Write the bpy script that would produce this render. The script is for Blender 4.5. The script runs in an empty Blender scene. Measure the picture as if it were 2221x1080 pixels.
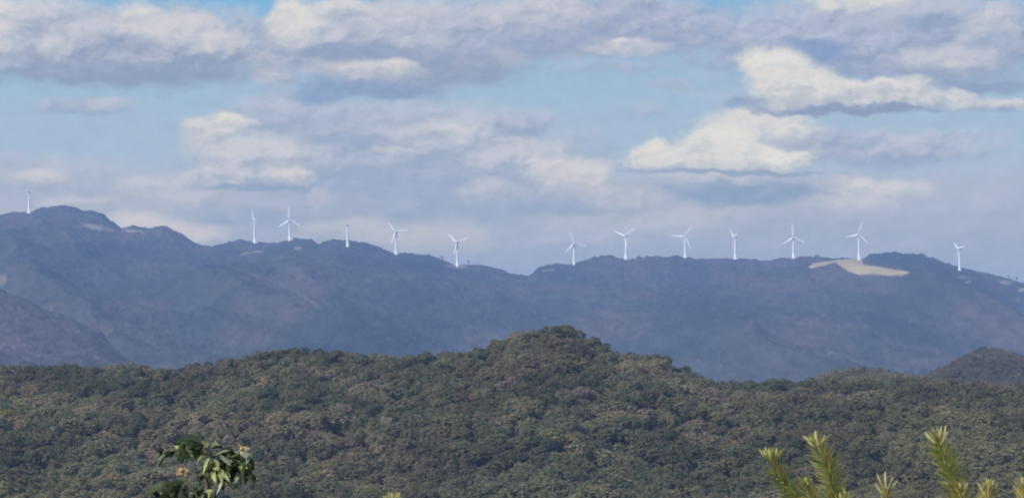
import bpy, math, random
import numpy as np

# ------------------------------------------------------------------ camera, light, exposure
scene = bpy.context.scene
random.seed(7)
RNG = np.random.default_rng(7)
W0, H0 = 2221.0, 1080.0
FOV = math.radians(20.0)
F = W0 / 2 / math.tan(FOV / 2)                    # focal length in photo pixels
HORIZON = 800.0                                   # photo row of the true horizon
PITCH = math.atan((HORIZON - H0 / 2) / F)

cam_data = bpy.data.cameras.new("camera")
cam_data.sensor_width = 36.0
cam_data.lens = 18.0 / math.tan(FOV / 2)
cam_data.clip_start = 0.1
cam_data.clip_end = 60000.0
cam = bpy.data.objects.new("camera", cam_data)
cam.location = (0, 0, 0)
cam.rotation_euler = (math.radians(90) + PITCH, 0, 0)
scene.collection.objects.link(cam)
scene.camera = cam

SUN_AZ = math.radians(226)                        # clockwise from +Y: behind the viewer, to the left
SUN_EL = math.radians(40)
SUN_DIR = (math.sin(SUN_AZ) * math.cos(SUN_EL), math.cos(SUN_AZ) * math.cos(SUN_EL), math.sin(SUN_EL))
sun_data = bpy.data.lights.new("sun", 'SUN')
sun_data.energy = 3.4
sun_data.angle = math.radians(0.5)
sun_data.color = (1.0, 0.95, 0.88)
sun = bpy.data.objects.new("sun", sun_data)
import mathutils
sun.rotation_euler = mathutils.Vector(SUN_DIR).to_track_quat('Z', 'Y').to_euler()
sun.location = (-300, -300, 400)
scene.collection.objects.link(sun)

scene.view_settings.view_transform = 'Standard'
scene.view_settings.look = 'None'
scene.view_settings.exposure = 0.6
scene.view_settings.gamma = 1.0
scene.view_settings.use_curve_mapping = False
scene.render.engine = 'CYCLES'
scene.cycles.use_denoising = True
scene.cycles.max_bounces = 5
scene.cycles.volume_bounces = 0
scene.cycles.filter_width = 2.1


def lin(r, g, b):
    def f(c):
        c /= 255.0
        return c / 12.92 if c <= 0.04045 else ((c + 0.055) / 1.055) ** 2.4
    return (f(r), f(g), f(b))


# ------------------------------------------------------------------ sky with clouds
WORLD_STRENGTH = 0.1
EXPF = 2 ** scene.view_settings.exposure
HAZE_DENSITY = 8.6e-5
HAZE_TOP = 500.0
AIR = (0.212, 0.338, 0.680)                       # colour of endless air


def sky_rgb(r, g, b, row=250.0):
    """Colour the sky must have beyond the haze to be seen as r, g, b at the height of photo row `row`."""
    el = math.atan((HORIZON - min(row, 600.0)) / F)
    t = math.exp(-HAZE_DENSITY * min(15600.0, HAZE_TOP / math.sin(el)))
    c = lin(r, g, b)
    return tuple(max(0.0, (c[i] - AIR[i] * (1 - t)) / t / WORLD_STRENGTH / EXPF) for i in range(3)) + (1.0,)


def build_world():
    w = bpy.data.worlds.new("World")
    scene.world = w
    w.use_nodes = True
    nt = w.node_tree
    nt.nodes.clear()
    N, L = nt.nodes, nt.links

    def math_node(tree, op, a, b=None, c=None, clamp=False):
        n = tree.nodes.new('ShaderNodeMath')
        n.operation = op
        n.use_clamp = clamp
        for i, v in enumerate((a, b, c)):
            if v is None:
                continue
            if isinstance(v, (int, float)):
                n.inputs[i].default_value = v
            else:
                tree.links.new(v, n.inputs[i])
        return n.outputs[0]

    # one cloud, as a node group: laid over the colour that comes in
    g = bpy.data.node_groups.new("cloud_puff", 'ShaderNodeTree')
    itf = g.interface
    for nm, tp in (("Color", 'NodeSocketColor'), ("U", 'NodeSocketFloat'), ("V", 'NodeSocketFloat'),
                   ("Light", 'NodeSocketFloat'), ("Edge", 'NodeSocketFloat'),
                   ("U0", 'NodeSocketFloat'), ("V0", 'NodeSocketFloat'), ("RU", 'NodeSocketFloat'),
                   ("RT", 'NodeSocketFloat'), ("RB", 'NodeSocketFloat'), ("Soft", 'NodeSocketFloat'),
                   ("Opacity", 'NodeSocketFloat'), ("Bias", 'NodeSocketFloat'),
                   ("Lit", 'NodeSocketColor'), ("Shade", 'NodeSocketColor')):
        itf.new_socket(nm, in_out='INPUT', socket_type=tp)
    itf.new_socket("Color", in_out='OUTPUT', socket_type='NodeSocketColor')
    gi = g.nodes.new('NodeGroupInput')
    go = g.nodes.new('NodeGroupOutput')
    I = gi.outputs
    M = lambda *a, **k: math_node(g, *a, **k)
    # a vanishing dependence on the colour below keeps the clouds evaluated one after another
    sc_ = g.nodes.new('ShaderNodeSeparateColor'); g.links.new(I["Color"], sc_.inputs[0])
    eps = M('MULTIPLY', sc_.outputs[0], 1e-7)
    ex = M('DIVIDE', M('SUBTRACT', M('ADD', I["U"], eps), I["U0"]), I["RU"])
    dv = M('SUBTRACT', M('ADD', I["V0"], eps), I["V"])
    up = M('GREATER_THAN', dv, 0.0)
    rv = M('ADD', M('MULTIPLY', up, I["RT"]), M('MULTIPLY', M('SUBTRACT', 1.0, up), I["RB"]))
    ey = M('DIVIDE', dv, rv)
    d = M('SQRT', M('ADD', M('MULTIPLY', ex, ex), M('MULTIPLY', ey, ey)))
    d = M('ADD', d, I["Edge"])
    mr = g.nodes.new('ShaderNodeMapRange')
    mr.interpolation_type = 'SMOOTHSTEP'
    g.links.new(d, mr.inputs['Value'])
    g.links.new(M('SUBTRACT', 1.0, I["Soft"]), mr.inputs['From Min'])
    g.links.new(M('ADD', 1.0, I["Soft"]), mr.inputs['From Max'])
    mr.inputs['To Min'].default_value = 1.0
    mr.inputs['To Max'].default_value = 0.0
    alpha = M('MULTIPLY', mr.outputs['Result'], I["Opacity"])
    li = M('ADD', M('MULTIPLY', ey, 0.56), M('MULTIPLY', ex, -0.14))
    li = M('ADD', M('ADD', li, I["Light"]), M('ADD', I["Bias"], 0.5), clamp=True)
    mx = g.nodes.new('ShaderNodeMix'); mx.data_type = 'RGBA'
    g.links.new(li, mx.inputs[0]); g.links.new(I["Shade"], mx.inputs[6]); g.links.new(I["Lit"], mx.inputs[7])
    mo = g.nodes.new('ShaderNodeMix'); mo.data_type = 'RGBA'
    g.links.new(alpha, mo.inputs[0]); g.links.new(I["Color"], mo.inputs[6]); g.links.new(mx.outputs[2], mo.inputs[7])
    g.links.new(mo.outputs[2], go.inputs[0])

    M = lambda *a, **k: math_node(nt, *a, **k)
    tc = N.new('ShaderNodeTexCoord')
    sep = N.new('ShaderNodeSeparateXYZ')
    L.new(tc.outputs['Generated'], sep.inputs[0])
    X, Y, Z = sep.outputs
    az = M('ARCTAN2', X, Y)
    hor = M('SQRT', M('ADD', M('MULTIPLY', X, X), M('MULTIPLY', Y, Y)))
    el = M('DIVIDE', Z, M('MAXIMUM', hor, 0.02))
    # azimuth and height of the direction, counted in steps of 1/F
    U = M('ADD', M('MULTIPLY', az, F), W0 / 2)
    V = M('SUBTRACT', HORIZON, M('MULTIPLY', el, F))

    def noise(scale_u, scale_v, off=(0, 0), detail=6.0, rough=0.55, z=0.0, u=U, v=V):
        cb = N.new('ShaderNodeCombineXYZ')
        L.new(M('DIVIDE', M('ADD', u, off[0]), scale_u), cb.inputs[0])
        L.new(M('DIVIDE', M('ADD', v, off[1]), scale_v), cb.inputs[1])
        cb.inputs[2].default_value = z
        n = N.new('ShaderNodeTexNoise')
        n.inputs['Scale'].default_value = 1.0
        n.inputs['Detail'].default_value = detail
        n.inputs['Roughness'].default_value = rough
        L.new(cb.outputs[0], n.inputs['Vector'])
        return n

    def half(x, k):
        return M('MULTIPLY', M('SUBTRACT', x, 0.5), k)

    big = noise(230, 150, z=3.1, detail=3)
    sm = noise(62, 48, z=8.7, detail=6, rough=0.6)
    sb = N.new('ShaderNodeSeparateColor'); L.new(big.outputs['Color'], sb.inputs[0])
    ss = N.new('ShaderNodeSeparateColor'); L.new(sm.outputs['Color'], ss.inputs[0])
    UW = M('ADD', U, M('ADD', half(sb.outputs[0], 110), half(ss.outputs[0], 74)))
    VW = M('ADD', V, M('ADD', half(sb.outputs[1], 44), half(ss.outputs[1], 42)))
    n_here = noise(92, 62, z=15.0, detail=7, rough=0.56, u=UW, v=VW)
    n_sun = noise(92, 62, off=(-16, -14), z=15.0, detail=7, rough=0.56, u=UW, v=VW)
    f_here = noise(36, 27, z=51.0, detail=6, rough=0.6, u=UW, v=VW)
    f_sun = noise(36, 27, off=(-7, -7), z=51.0, detail=6, rough=0.6, u=UW, v=VW)
    light = M('ADD', M('MULTIPLY', M('SUBTRACT', n_here.outputs[0], n_sun.outputs[0]), 2.8),
              M('MULTIPLY', M('SUBTRACT', f_here.outputs[0], f_sun.outputs[0]), 1.3))
    edge_n = noise(66, 46, z=22.0, detail=9, rough=0.66)
    edge = half(edge_n.outputs[0], 1.0)

    sky = N.new('ShaderNodeTexSky')
    sky.sky_type = 'NISHITA'
    sky.sun_disc = False
    sky.sun_elevation = SUN_EL
    sky.sun_rotation = SUN_AZ
    sky.altitude = 900
    sky.air_density = 1.0
    sky.dust_density = 0.6
    sky.ozone_density = 1.2
    # pale blue air low over the mountains, the Nishita blue higher up
    ramp = N.new('ShaderNodeValToRGB')
    L.new(M('DIVIDE', M('SUBTRACT', 700.0, V), 900.0), ramp.inputs[0])
    els = ramp.color_ramp.elements
    els[0].position = 0.0
    els[0].color = sky_rgb(160, 174, 203, 600)
    els[1].position = 1.0
    els[1].color = sky_rgb(105, 165, 216, -200)
    for p, c in ((0.25, (161, 178, 206)), (0.36, (165, 187, 212)), (0.50, (163, 188, 212)), (0.64, (156, 186, 214)), (0.78, (128, 180, 219))):
        e = els.new(p); e.color = sky_rgb(*c, 700 - 900 * p)
    mixs = N.new('ShaderNodeMix'); mixs.data_type = 'RGBA'
    mr = N.new('ShaderNodeMapRange'); mr.interpolation_type = 'SMOOTHSTEP'
    L.new(V, mr.inputs['Value'])
    mr.inputs['From Min'].default_value = 60; mr.inputs['From Max'].default_value = -1500
    mr.inputs['To Min'].default_value = 0.0; mr.inputs['To Max'].default_value = 1.0
    L.new(mr.outputs[0], mixs.inputs[0])
    L.new(ramp.outputs[0], mixs.inputs[6]); L.new(sky.outputs[0], mixs.inputs[7])
    col = mixs.outputs[2]

    white = (217, 216, 217); cream = (220, 219, 216); pale = (190, 195, 209); gray = (164, 175, 203)
    dark = (145, 161, 194); mist = (178, 188, 208); lav = (178, 186, 209); blue = (146, 169, 205)
    # u0, v0, ru, r_top, r_bottom, soft, opacity, bias, lit, shade
    clouds = [
        # low veils behind the ridge
        (1100, 500, 2600, 120, 190, 0.60, 0.85, 0.00, (170, 179, 205), (156, 172, 200)),
        (100, 385, 190, 36, 40, 0.50, 0.80, 0.00, (188, 193, 209), (160, 174, 203)),
        (95, 388, 75, 18, 14, 0.45, 0.80, 0.16, (202, 203, 211), (170, 181, 205)),
        (30, 350, 90, 14, 14, 0.60, 0.60, 0.00, (180, 188, 208), (165, 178, 205)),
        (170, 440, 90, 16, 14, 0.60, 0.80, 0.16, (196, 199, 210), (170, 181, 205)),
        (370, 400, 90, 24, 40, 0.45, 0.85, 0.20, (197, 200, 211), (165, 178, 205)),
        (420, 435, 60, 24, 24, 0.50, 0.80, 0.20, (190, 195, 210), (165, 178, 205)),
        (310, 490, 90, 26, 30, 0.45, 0.85, 0.26, (203, 203, 210), (178, 186, 207)),
        (400, 505, 70, 24, 24, 0.50, 0.85, 0.36, (204, 202, 209), (182, 188, 207)),
        (540, 470, 160, 20, 26, 0.60, 0.60, -0.30, (162, 176, 205), (146, 167, 201)),
        (800, 400, 300, 26, 26, 0.50, 0.70, -0.15, (164, 177, 205), (146, 167, 200)),
        (1000, 450, 330, 36, 40, 0.55, 0.70, -0.20, (164, 178, 205), (148, 168, 201)),
        (695, 428, 34, 20, 20, 0.50, 0.50, 0.36, (196, 198, 210), (172, 182, 206)),
        (760, 500, 120, 24, 24, 0.60, 0.70, 0.26, (190, 194, 207), (172, 182, 204)),
        (930, 520, 130, 34, 30, 0.60, 0.80, 0.26, (186, 190, 206), (172, 182, 204)),
        (1340, 500, 200, 34, 40, 0.60, 0.60, 0.16, (183, 190, 208), (160, 176, 204)),
        (1510, 480, 110, 30, 34, 0.50, 0.70, 0.16, (184, 190, 208), (165, 178, 205)),
        (1620, 418, 190, 26, 30, 0.40, 0.95, -0.35, (158, 173, 205), (138, 161, 198)),
        (1560, 388, 130, 10, 12, 0.40, 0.90, 0.20, (192, 197, 210), (166, 178, 205)),
        (1910, 415, 110, 26, 30, 0.40, 0.95, 0.11, (206, 206, 213), (168, 180, 206)),
        (1860, 446, 80, 18, 16, 0.50, 0.80, 0.16, (194, 198, 211), (168, 180, 206)),
        (2060, 455, 120, 30, 24, 0.60, 0.70, 0.00, (178, 187, 209), (160, 176, 206)),
        # the broad middle bank
        (860, 315, 430, 82, 96, 0.40, 0.92, -0.05, (187, 193, 211), (155, 170, 201)),
        (590, 250, 100, 42, 44, 0.42, 0.90, -0.10, (184, 191, 211), (152, 169, 202)),
        (760, 262, 160, 30, 30, 0.50, 0.85, -0.05, (180, 189, 210), (156, 172, 203)),
        (1125, 270, 78, 26, 22, 0.42, 0.85, -0.15, (180, 187, 209), (148, 165, 199)),
        (1170, 330, 100, 36, 36, 0.40, 0.85, 0.10, (196, 200, 213), (160, 175, 204)),
        (950, 300, 110, 30, 30, 0.40, 0.80, 0.20, (198, 201, 213), (162, 176, 204)),
        (1090, 345, 90, 26, 20, 0.40, 0.80, 0.20, (198, 201, 213), (162, 176, 204)),
        (700, 305, 150, 14, 16, 0.45, 0.80, -0.50, (165, 178, 206), (148, 167, 202)),
        (1010, 385, 180, 16, 18, 0.50, 0.80, -0.30, (168, 180, 206), (148, 167, 201)),
        (1065, 410, 70, 22, 22, 0.50, 0.80, 0.20, (192, 196, 210), (162, 176, 203)),
        (1240, 375, 90, 38, 40, 0.42, 0.90, 0.20, (203, 204, 212), (165, 177, 203)),
        (1285, 400, 66, 48, 50, 0.42, 0.90, 0.11, (203, 203, 211), (168, 179, 204)),
        (1350, 440, 110, 26, 24, 0.50, 0.80, 0.10, (190, 195, 209), (162, 175, 203)),
        (1200, 440, 120, 20, 26, 0.55, 0.70, -0.30, (168, 180, 206), (148, 168, 201)),
        (560, 340, 120, 44, 54, 0.42, 0.96, 0.15, (203, 205, 213), (160, 173, 202)),
        (500, 385, 80, 24, 18, 0.42, 0.95, 0.11, (206, 207, 213), (162, 175, 203)),
        (455, 285, 62, 26, 46, 0.42, 0.95, 0.16, (210, 210, 213), (174, 184, 207)),
        (498, 262, 40, 16, 16, 0.45, 0.82, 0.41, (224, 222, 215), (190, 196, 210)),
        (630, 380, 52, 20, 20, 0.45, 0.82, 0.36, (214, 213, 213), (168, 179, 204)),
        (560, 405, 110, 8, 8, 0.50, 0.80, -0.60, (165, 178, 205), (143, 163, 198)),
        (872, 328, 44, 9, 9, 0.45, 0.50, 0.41, (212, 212, 215), (180, 189, 209)),
        (965, 282, 36, 9, 8, 0.45, 0.50, 0.36, (209, 210, 215), (180, 189, 209)),
        (1125, 298, 52, 4, 4, 0.45, 0.50, 0.46, (212, 213, 217), (180, 189, 209)),
        (1205, 357, 40, 8, 7, 0.45, 0.50, 0.36, (213, 213, 216), (180, 189, 209)),
        (1165, 345, 22, 6, 6, 0.45, 0.80, 0.36, (210, 211, 215), (180, 189, 209)),
        (185, 238, 100, 22, 16, 0.42, 0.80, -0.10, (182, 190, 209), (150, 168, 202)),
        (230, 228, 50, 12, 12, 0.50, 0.60, 0.20, (190, 196, 211), (165, 178, 206)),
        (1330, 152, 110, 10, 10, 0.50, 0.70, -0.10, (176, 186, 209), (155, 172, 204)),
        (1455, 190, 60, 12, 12, 0.50, 0.65, 0.00, (180, 189, 210), (158, 175, 205)),
        (1400, 245, 60, 12, 12, 0.50, 0.60, 0.00, (176, 186, 209), (155, 174, 205)),
        # the high deck
        (280, 100, 370, 84, 86, 0.35, 1.00, -0.02, pale, dark),
        (60, 40, 120, 46, 50, 0.40, 0.85, 0.15, (203, 204, 212), gray),
        (10, 95, 26, 34, 34, 0.45, 0.82, 0.26, (212, 211, 213), gray),
        (20, 28, 34, 22, 16, 0.45, 0.82, 0.36, (213, 213, 214), gray),
        (130, 112, 42, 28, 32, 0.45, 0.82, 0.11, (201, 203, 211), (168, 179, 204)),
        (200, 70, 90, 26, 26, 0.50, 0.70, 0.10, (198, 201, 212), gray),
        (300, 48, 52, 34, 30, 0.39, 0.95, 0.26, (213, 212, 213), (172, 182, 206)),
        (390, 70, 110, 36, 34, 0.40, 0.85, 0.11, (207, 207, 213), (168, 179, 205)),
        (480, 100, 70, 30, 26, 0.42, 0.90, 0.11, (205, 206, 212), (162, 174, 202)),
        (590, 150, 40, 46, 40, 0.40, 0.85, 0.20, (197, 199, 210), (166, 177, 203)),
        (250, 160, 260, 16, 24, 0.40, 0.85, -0.50, (160, 172, 201), (141, 159, 196)),
        (870, 100, 300, 110, 100, 0.35, 1.00, -0.10, (188, 194, 211), dark),
        (1000, 70, 190, 70, 60, 0.50, 0.80, 0.10, (192, 197, 212), gray),
        (690, 90, 60, 60, 40, 0.45, 0.85, 0.10, (198, 200, 211), (160, 173, 203)),
        (632, 52, 58, 52, 48, 0.35, 1.00, 0.26, (216, 215, 214), (176, 185, 207)),
        (745, 22, 66, 22, 18, 0.42, 0.90, 0.26, (211, 211, 214), (178, 187, 208)),
        (870, 40, 110, 34, 30, 0.50, 0.80, 0.20, (200, 202, 212), gray),
        (780, 112, 130, 22, 22, 0.40, 0.85, -0.45, gray, (142, 160, 197)),
        (1000, 150, 120, 44, 40, 0.40, 0.85, -0.35, (160, 173, 203), dark),
        (690, 205, 60, 30, 26, 0.40, 0.90, -0.50, (155, 171, 205), (137, 161, 202)),
        (840, 195, 100, 18, 22, 0.42, 0.90, -0.50, (155, 170, 203), (137, 158, 198)),
        (1105, 122, 34, 22, 18, 0.50, 0.80, 0.16, (196, 199, 211), gray),
        (1300, 60, 300, 90, 66, 0.35, 1.00, -0.15, (180, 188, 209), (148, 164, 199)),
        (1160, 28, 130, 40, 36, 0.45, 0.85, 0.20, (200, 202, 212), gray),
        (1600, 90, 200, 16, 14, 0.40, 0.80, -0.40, (162, 175, 204), (143, 161, 197)),
        (1930, 90, 420, 110, 110, 0.35, 1.00, -0.08, (183, 191, 211), (148, 164, 199)),
        (1860, 8, 100, 20, 16, 0.42, 0.95, 0.36, (216, 215, 214), (178, 187, 207)),
        (2020, 52, 80, 18, 16, 0.45, 0.80, -0.50, (160, 175, 205), (143, 163, 200)),
        (2135, 65, 60, 44, 40, 0.42, 0.90, 0.11, (201, 204, 213), (166, 178, 205)),
        (2060, 135, 110, 30, 30, 0.40, 0.85, 0.15, (197, 200, 212), (162, 175, 203)),
        (2060, 142, 26, 10, 8, 0.45, 0.50, 0.36, (212, 211, 213), (178, 186, 207)),
        (2120, 192, 120, 14, 18, 0.45, 0.85, -0.50, (158, 172, 203), (141, 160, 198)),
        (1780, 108, 66, 26, 32, 0.42, 0.95, -0.55, (152, 170, 206), (134, 158, 201)),
        (1365, 108, 84, 20, 18, 0.45, 0.82, 0.26, (208, 208, 213), (165, 176, 203)),
        (1345, 92, 26, 8, 8, 0.45, 0.80, 0.46, (214, 215, 216), (180, 189, 209)),
        (800, 158, 112, 26, 18, 0.45, 0.82, 0.26, (212, 210, 213), (166, 177, 203)),
        (880, 140, 34, 20, 22, 0.45, 0.82, 0.36, (214, 212, 213), (170, 180, 204)),
        # bright cumulus on the right
        (1940, 328, 220, 38, 34, 0.42, 0.95, -0.02, (188, 195, 213), (154, 169, 202)),
        (1800, 305, 110, 30, 30, 0.40, 0.90, -0.15, (180, 189, 210), (154, 170, 203)),
        (1640, 275, 120, 38, 60, 0.39, 1.00, 0.15, (212, 213, 215), (180, 189, 209)),
        (1725, 282, 46, 14, 14, 0.45, 0.82, 0.36, cream, (186, 193, 209)),
        (1590, 345, 200, 36, 34, 0.22, 1.00, 0.16, cream, (170, 180, 204)),
        (1550, 318, 84, 42, 56, 0.31, 1.00, 0.26, cream, (188, 194, 209)),
        (1422, 340, 46, 38, 34, 0.31, 1.00, 0.36, cream, (184, 190, 207)),
        (1600, 322, 60, 46, 40, 0.42, 0.90, 0.31, cream, (190, 196, 210)),
        (1690, 352, 66, 26, 20, 0.35, 1.00, 0.26, (221, 221, 218), (182, 190, 208)),
        (1745, 342, 24, 20, 22, 0.45, 0.82, 0.36, (220, 220, 217), (182, 190, 208)),
        (1715, 312, 50, 14, 16, 0.45, 0.70, -0.50, (172, 183, 207), (156, 171, 202)),
        (1590, 378, 210, 5, 7, 0.50, 0.82, -0.60, (158, 172, 203), (145, 163, 199)),
        (1840, 222, 205, 40, 28, 0.28, 1.00, 0.10, white, (146, 162, 197)),
        (1680, 150, 78, 48, 70, 0.31, 1.00, 0.20, cream, (186, 193, 209)),
        (1745, 190, 90, 44, 46, 0.35, 1.00, 0.02, cream, (182, 190, 208)),
        (1820, 200, 60, 26, 30, 0.39, 1.00, 0.04, (220, 220, 218), (178, 187, 207)),
        (1905, 198, 72, 24, 26, 0.31, 1.00, 0.14, white, (168, 179, 204)),
        (1972, 192, 40, 22, 26, 0.45, 0.82, 0.26, white, (170, 180, 204)),
        (2015, 222, 44, 16, 16, 0.45, 0.82, 0.11, (212, 212, 215), (164, 176, 203)),
        (1840, 242, 190, 8, 9, 0.40, 0.95, -0.60, (152, 167, 199), (140, 157, 194)),
        (1615, 225, 44, 18, 16, 0.45, 0.82, -0.50, (160, 174, 205), (142, 162, 200)),
        (2072, 218, 42, 16, 16, 0.45, 0.82, 0.21, (213, 213, 215), (168, 179, 204)),
        (2150, 236, 100, 16, 16, 0.42, 0.95, 0.05, (202, 204, 212), (148, 164, 198)),
        (2200, 230, 34, 10, 12, 0.45, 0.82, 0.36, (210, 210, 214), (175, 184, 206)),
    ]
    for c in clouds:
        n = N.new('ShaderNodeGroup'); n.node_tree = g
        L.new(col, n.inputs["Color"])
        L.new(UW, n.inputs["U"]); L.new(VW, n.inputs["V"])
        L.new(light, n.inputs["Light"]); L.new(edge, n.inputs["Edge"])
        for k, nm in enumerate(("U0", "V0", "RU", "RT", "RB", "Soft", "Opacity", "Bias")):
            n.inputs[nm].default_value = c[k]
        n.inputs["Lit"].default_value = sky_rgb(c[8][0] + 1, c[8][1], c[8][2] + 1, c[1])
        n.inputs["Shade"].default_value = sky_rgb(c[9][0] + 2, c[9][1] + 2, c[9][2] - 4, c[1])
        col = n.outputs[0]
    # thin broken veils over everything, then fine unevenness within the clouds
    veil = noise(230, 84, z=63.0, detail=8, rough=0.62, u=UW, v=VW)
    vr = N.new('ShaderNodeMapRange'); vr.interpolation_type = 'SMOOTHSTEP'
    L.new(veil.outputs[0], vr.inputs['Value'])
    vr.inputs['From Min'].default_value = 0.50; vr.inputs['From Max'].default_value = 0.74
    vm = N.new('ShaderNodeMix'); vm.data_type = 'RGBA'
    L.new(M('MULTIPLY', vr.outputs[0], 0.30), vm.inputs[0])
    L.new(col, vm.inputs[6]); vm.inputs[7].default_value = sky_rgb(188, 195, 209)
    fine = noise(46, 30, z=71.0, detail=9, rough=0.76)
    vv = M('ADD', 1.0, half(fine.outputs[0], 0.42))
    vs = N.new('ShaderNodeVectorMath'); vs.operation = 'SCALE'
    L.new(vm.outputs[2], vs.inputs[0]); L.new(vv, vs.inputs['Scale'])
    col = vs.outputs[0]
    # the rest of the sky: broken cloud as well
    gen = noise(900, 520, z=40.0, detail=6)
    mg = N.new('ShaderNodeMapRange'); mg.interpolation_type = 'SMOOTHSTEP'
    L.new(gen.outputs[0], mg.inputs['Value'])
    mg.inputs['From Min'].default_value = 0.46; mg.inputs['From Max'].default_value = 0.62
    away = M('MAXIMUM', M('DIVIDE', M('SUBTRACT', M('ABSOLUTE', M('SUBTRACT', U, W0 / 2)), 1300.0), 300.0, clamp=True),
             M('DIVIDE', M('SUBTRACT', -60.0, V), 120.0, clamp=True))
    mc = N.new('ShaderNodeMix'); mc.data_type = 'RGBA'
    L.new(M('MULTIPLY', M('MULTIPLY', mg.outputs[0], away), 0.8), mc.inputs[0])
    L.new(col, mc.inputs[6]); mc.inputs[7].default_value = (6.5, 6.8, 7.4, 1)
    bg = N.new('ShaderNodeBackground')
    bg.inputs['Strength'].default_value = WORLD_STRENGTH
    L.new(mc.outputs[2], bg.inputs['Color'])
    out = N.new('ShaderNodeOutputWorld')
    L.new(bg.outputs[0], out.inputs['Surface'])
    w.cycles.sampling_method = 'MANUAL'
    w.cycles.sample_map_resolution = 512


build_world()


# ------------------------------------------------------------------ helpers
def at(px, py, d):
    """World point seen at photo pixel (px, py), d metres ahead of the viewer."""
    dz = H0 / 2 - py
    y = F * math.cos(PITCH) - dz * math.sin(PITCH)
    z = F * math.sin(PITCH) + dz * math.cos(PITCH)
    s = d / y
    return ((px - W0 / 2) * s, d, z * s)


def project(P):
    P = np.asarray(P, dtype=np.float64)
    c, s = math.cos(PITCH), math.sin(PITCH)
    dep = P[..., 1] * c + P[..., 2] * s
    upv = -P[..., 1] * s + P[..., 2] * c
    return W0 / 2 + F * P[..., 0] / dep, H0 / 2 - F * upv / dep


def hash2(ix, iy, seed):
    h = (ix.astype(np.int64) * 374761393 + iy.astype(np.int64) * 668265263 + seed * 1274126177) & 0xFFFFFFFF
    h = ((h ^ (h >> 13)) * 1103515245) & 0xFFFFFFFF
    h = ((h ^ (h >> 16)) * 2246822519) & 0xFFFFFFFF
    return ((h ^ (h >> 15)) & 0xFFFFFF) / float(0xFFFFFF)


def vnoise(x, y, seed=0):
    x = np.asarray(x, dtype=np.float64); y = np.asarray(y, dtype=np.float64)
    ix, iy = np.floor(x), np.floor(y)
    fx, fy = x - ix, y - iy
    fx = fx * fx * (3 - 2 * fx); fy = fy * fy * (3 - 2 * fy)
    a, b = hash2(ix, iy, seed), hash2(ix + 1, iy, seed)
    c, d = hash2(ix, iy + 1, seed), hash2(ix + 1, iy + 1, seed)
    return a + (b - a) * fx + (c - a) * fy + (a - b - c + d) * fx * fy


def fbm(x, y, seed=0, octaves=4, gain=0.5):
    t, amp, s = 0.0, 1.0, 0.0
    for k in range(octaves):
        t = t + amp * vnoise(x * 2 ** k, y * 2 ** k, seed + 17 * k)
        s += amp; amp *= gain
    return t / s


def ridged(x, y, seed=0, octaves=4):
    t, amp, s = 0.0, 1.0, 0.0
    for k in range(octaves):
        t = t + amp * (1 - np.abs(2 * vnoise(x * 2 ** k, y * 2 ** k, seed + 31 * k) - 1))
        s += amp; amp *= 0.5
    return t / s


def quad_mesh(name, verts, faces):
    me = bpy.data.meshes.new(name)
    verts = np.ascontiguousarray(verts, dtype=np.float32)
    faces = np.ascontiguousarray(faces, dtype=np.int32)
    me.vertices.add(len(verts)); me.vertices.foreach_set("co", verts.ravel())
    k = faces.shape[1]
    me.loops.add(faces.size); me.loops.foreach_set("vertex_index", faces.ravel())
    me.polygons.add(len(faces))
    me.polygons.foreach_set("loop_start", np.arange(0, faces.size, k, dtype=np.int32))
    me.update(calc_edges=True)
    return me


def face_tint(me, rgb, name="tint"):
    a = me.attributes.new(name, 'FLOAT_COLOR', 'FACE')
    c = np.ones((len(rgb), 4), dtype=np.float32); c[:, :3] = rgb
    a.data.foreach_set("color", c.ravel())


def smooth(me):
    me.polygons.foreach_set("use_smooth", np.ones(len(me.polygons), dtype=bool))


def link(name, me, mat=None, parent=None):
    o = bpy.data.objects.new(name, me)
    scene.collection.objects.link(o)
    if mat is not None:
        for m in (mat if isinstance(mat, (list, tuple)) else [mat]):
            me.materials.append(m)
    if parent is not None:
        o.parent = parent
    return o


def empty(name, loc):
    o = bpy.data.objects.new(name, None)
    o.empty_display_size = 0.2
    o.location = loc
    scene.collection.objects.link(o)
    return o


def tag(o, label=None, cat=None, group=None, kind=None):
    if label: o['label'] = label
    if cat: o['category'] = cat
    if group: o['group'] = group
    if kind: o['kind'] = kind
    return o


def new_mat(name, rough=0.8, spec=0.2):
    m = bpy.data.materials.new(name)
    m.use_nodes = True
    nt = m.node_tree
    b = nt.nodes['Principled BSDF']
    b.inputs['Roughness'].default_value = rough
    b.inputs['Specular IOR Level'].default_value = spec
    return m, nt, b


def noise_node(nt, scale, detail=4, rough=0.55, stretch=None):
    tc = nt.nodes.new('ShaderNodeTexCoord')
    n = nt.nodes.new('ShaderNodeTexNoise')
    n.inputs['Scale'].default_value = scale
    n.inputs['Detail'].default_value = detail
    n.inputs['Roughness'].default_value = rough
    src = tc.outputs['Object']
    if stretch:
        mp = nt.nodes.new('ShaderNodeMapping')
        mp.inputs['Scale'].default_value = stretch
        nt.links.new(src, mp.inputs['Vector'])
        src = mp.outputs[0]
    nt.links.new(src, n.inputs['Vector'])
    return n


def ramp_node(nt, src, stops):
    r = nt.nodes.new('ShaderNodeValToRGB')
    e = r.color_ramp.elements
    e[0].position, e[0].color = stops[0][0], tuple(stops[0][1]) + (1,)
    e[1].position, e[1].color = stops[-1][0], tuple(stops[-1][1]) + (1,)
    for p, c in stops[1:-1]:
        k = e.new(p); k.color = tuple(c) + (1,)
    nt.links.new(src, r.inputs[0])
    return r


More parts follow.
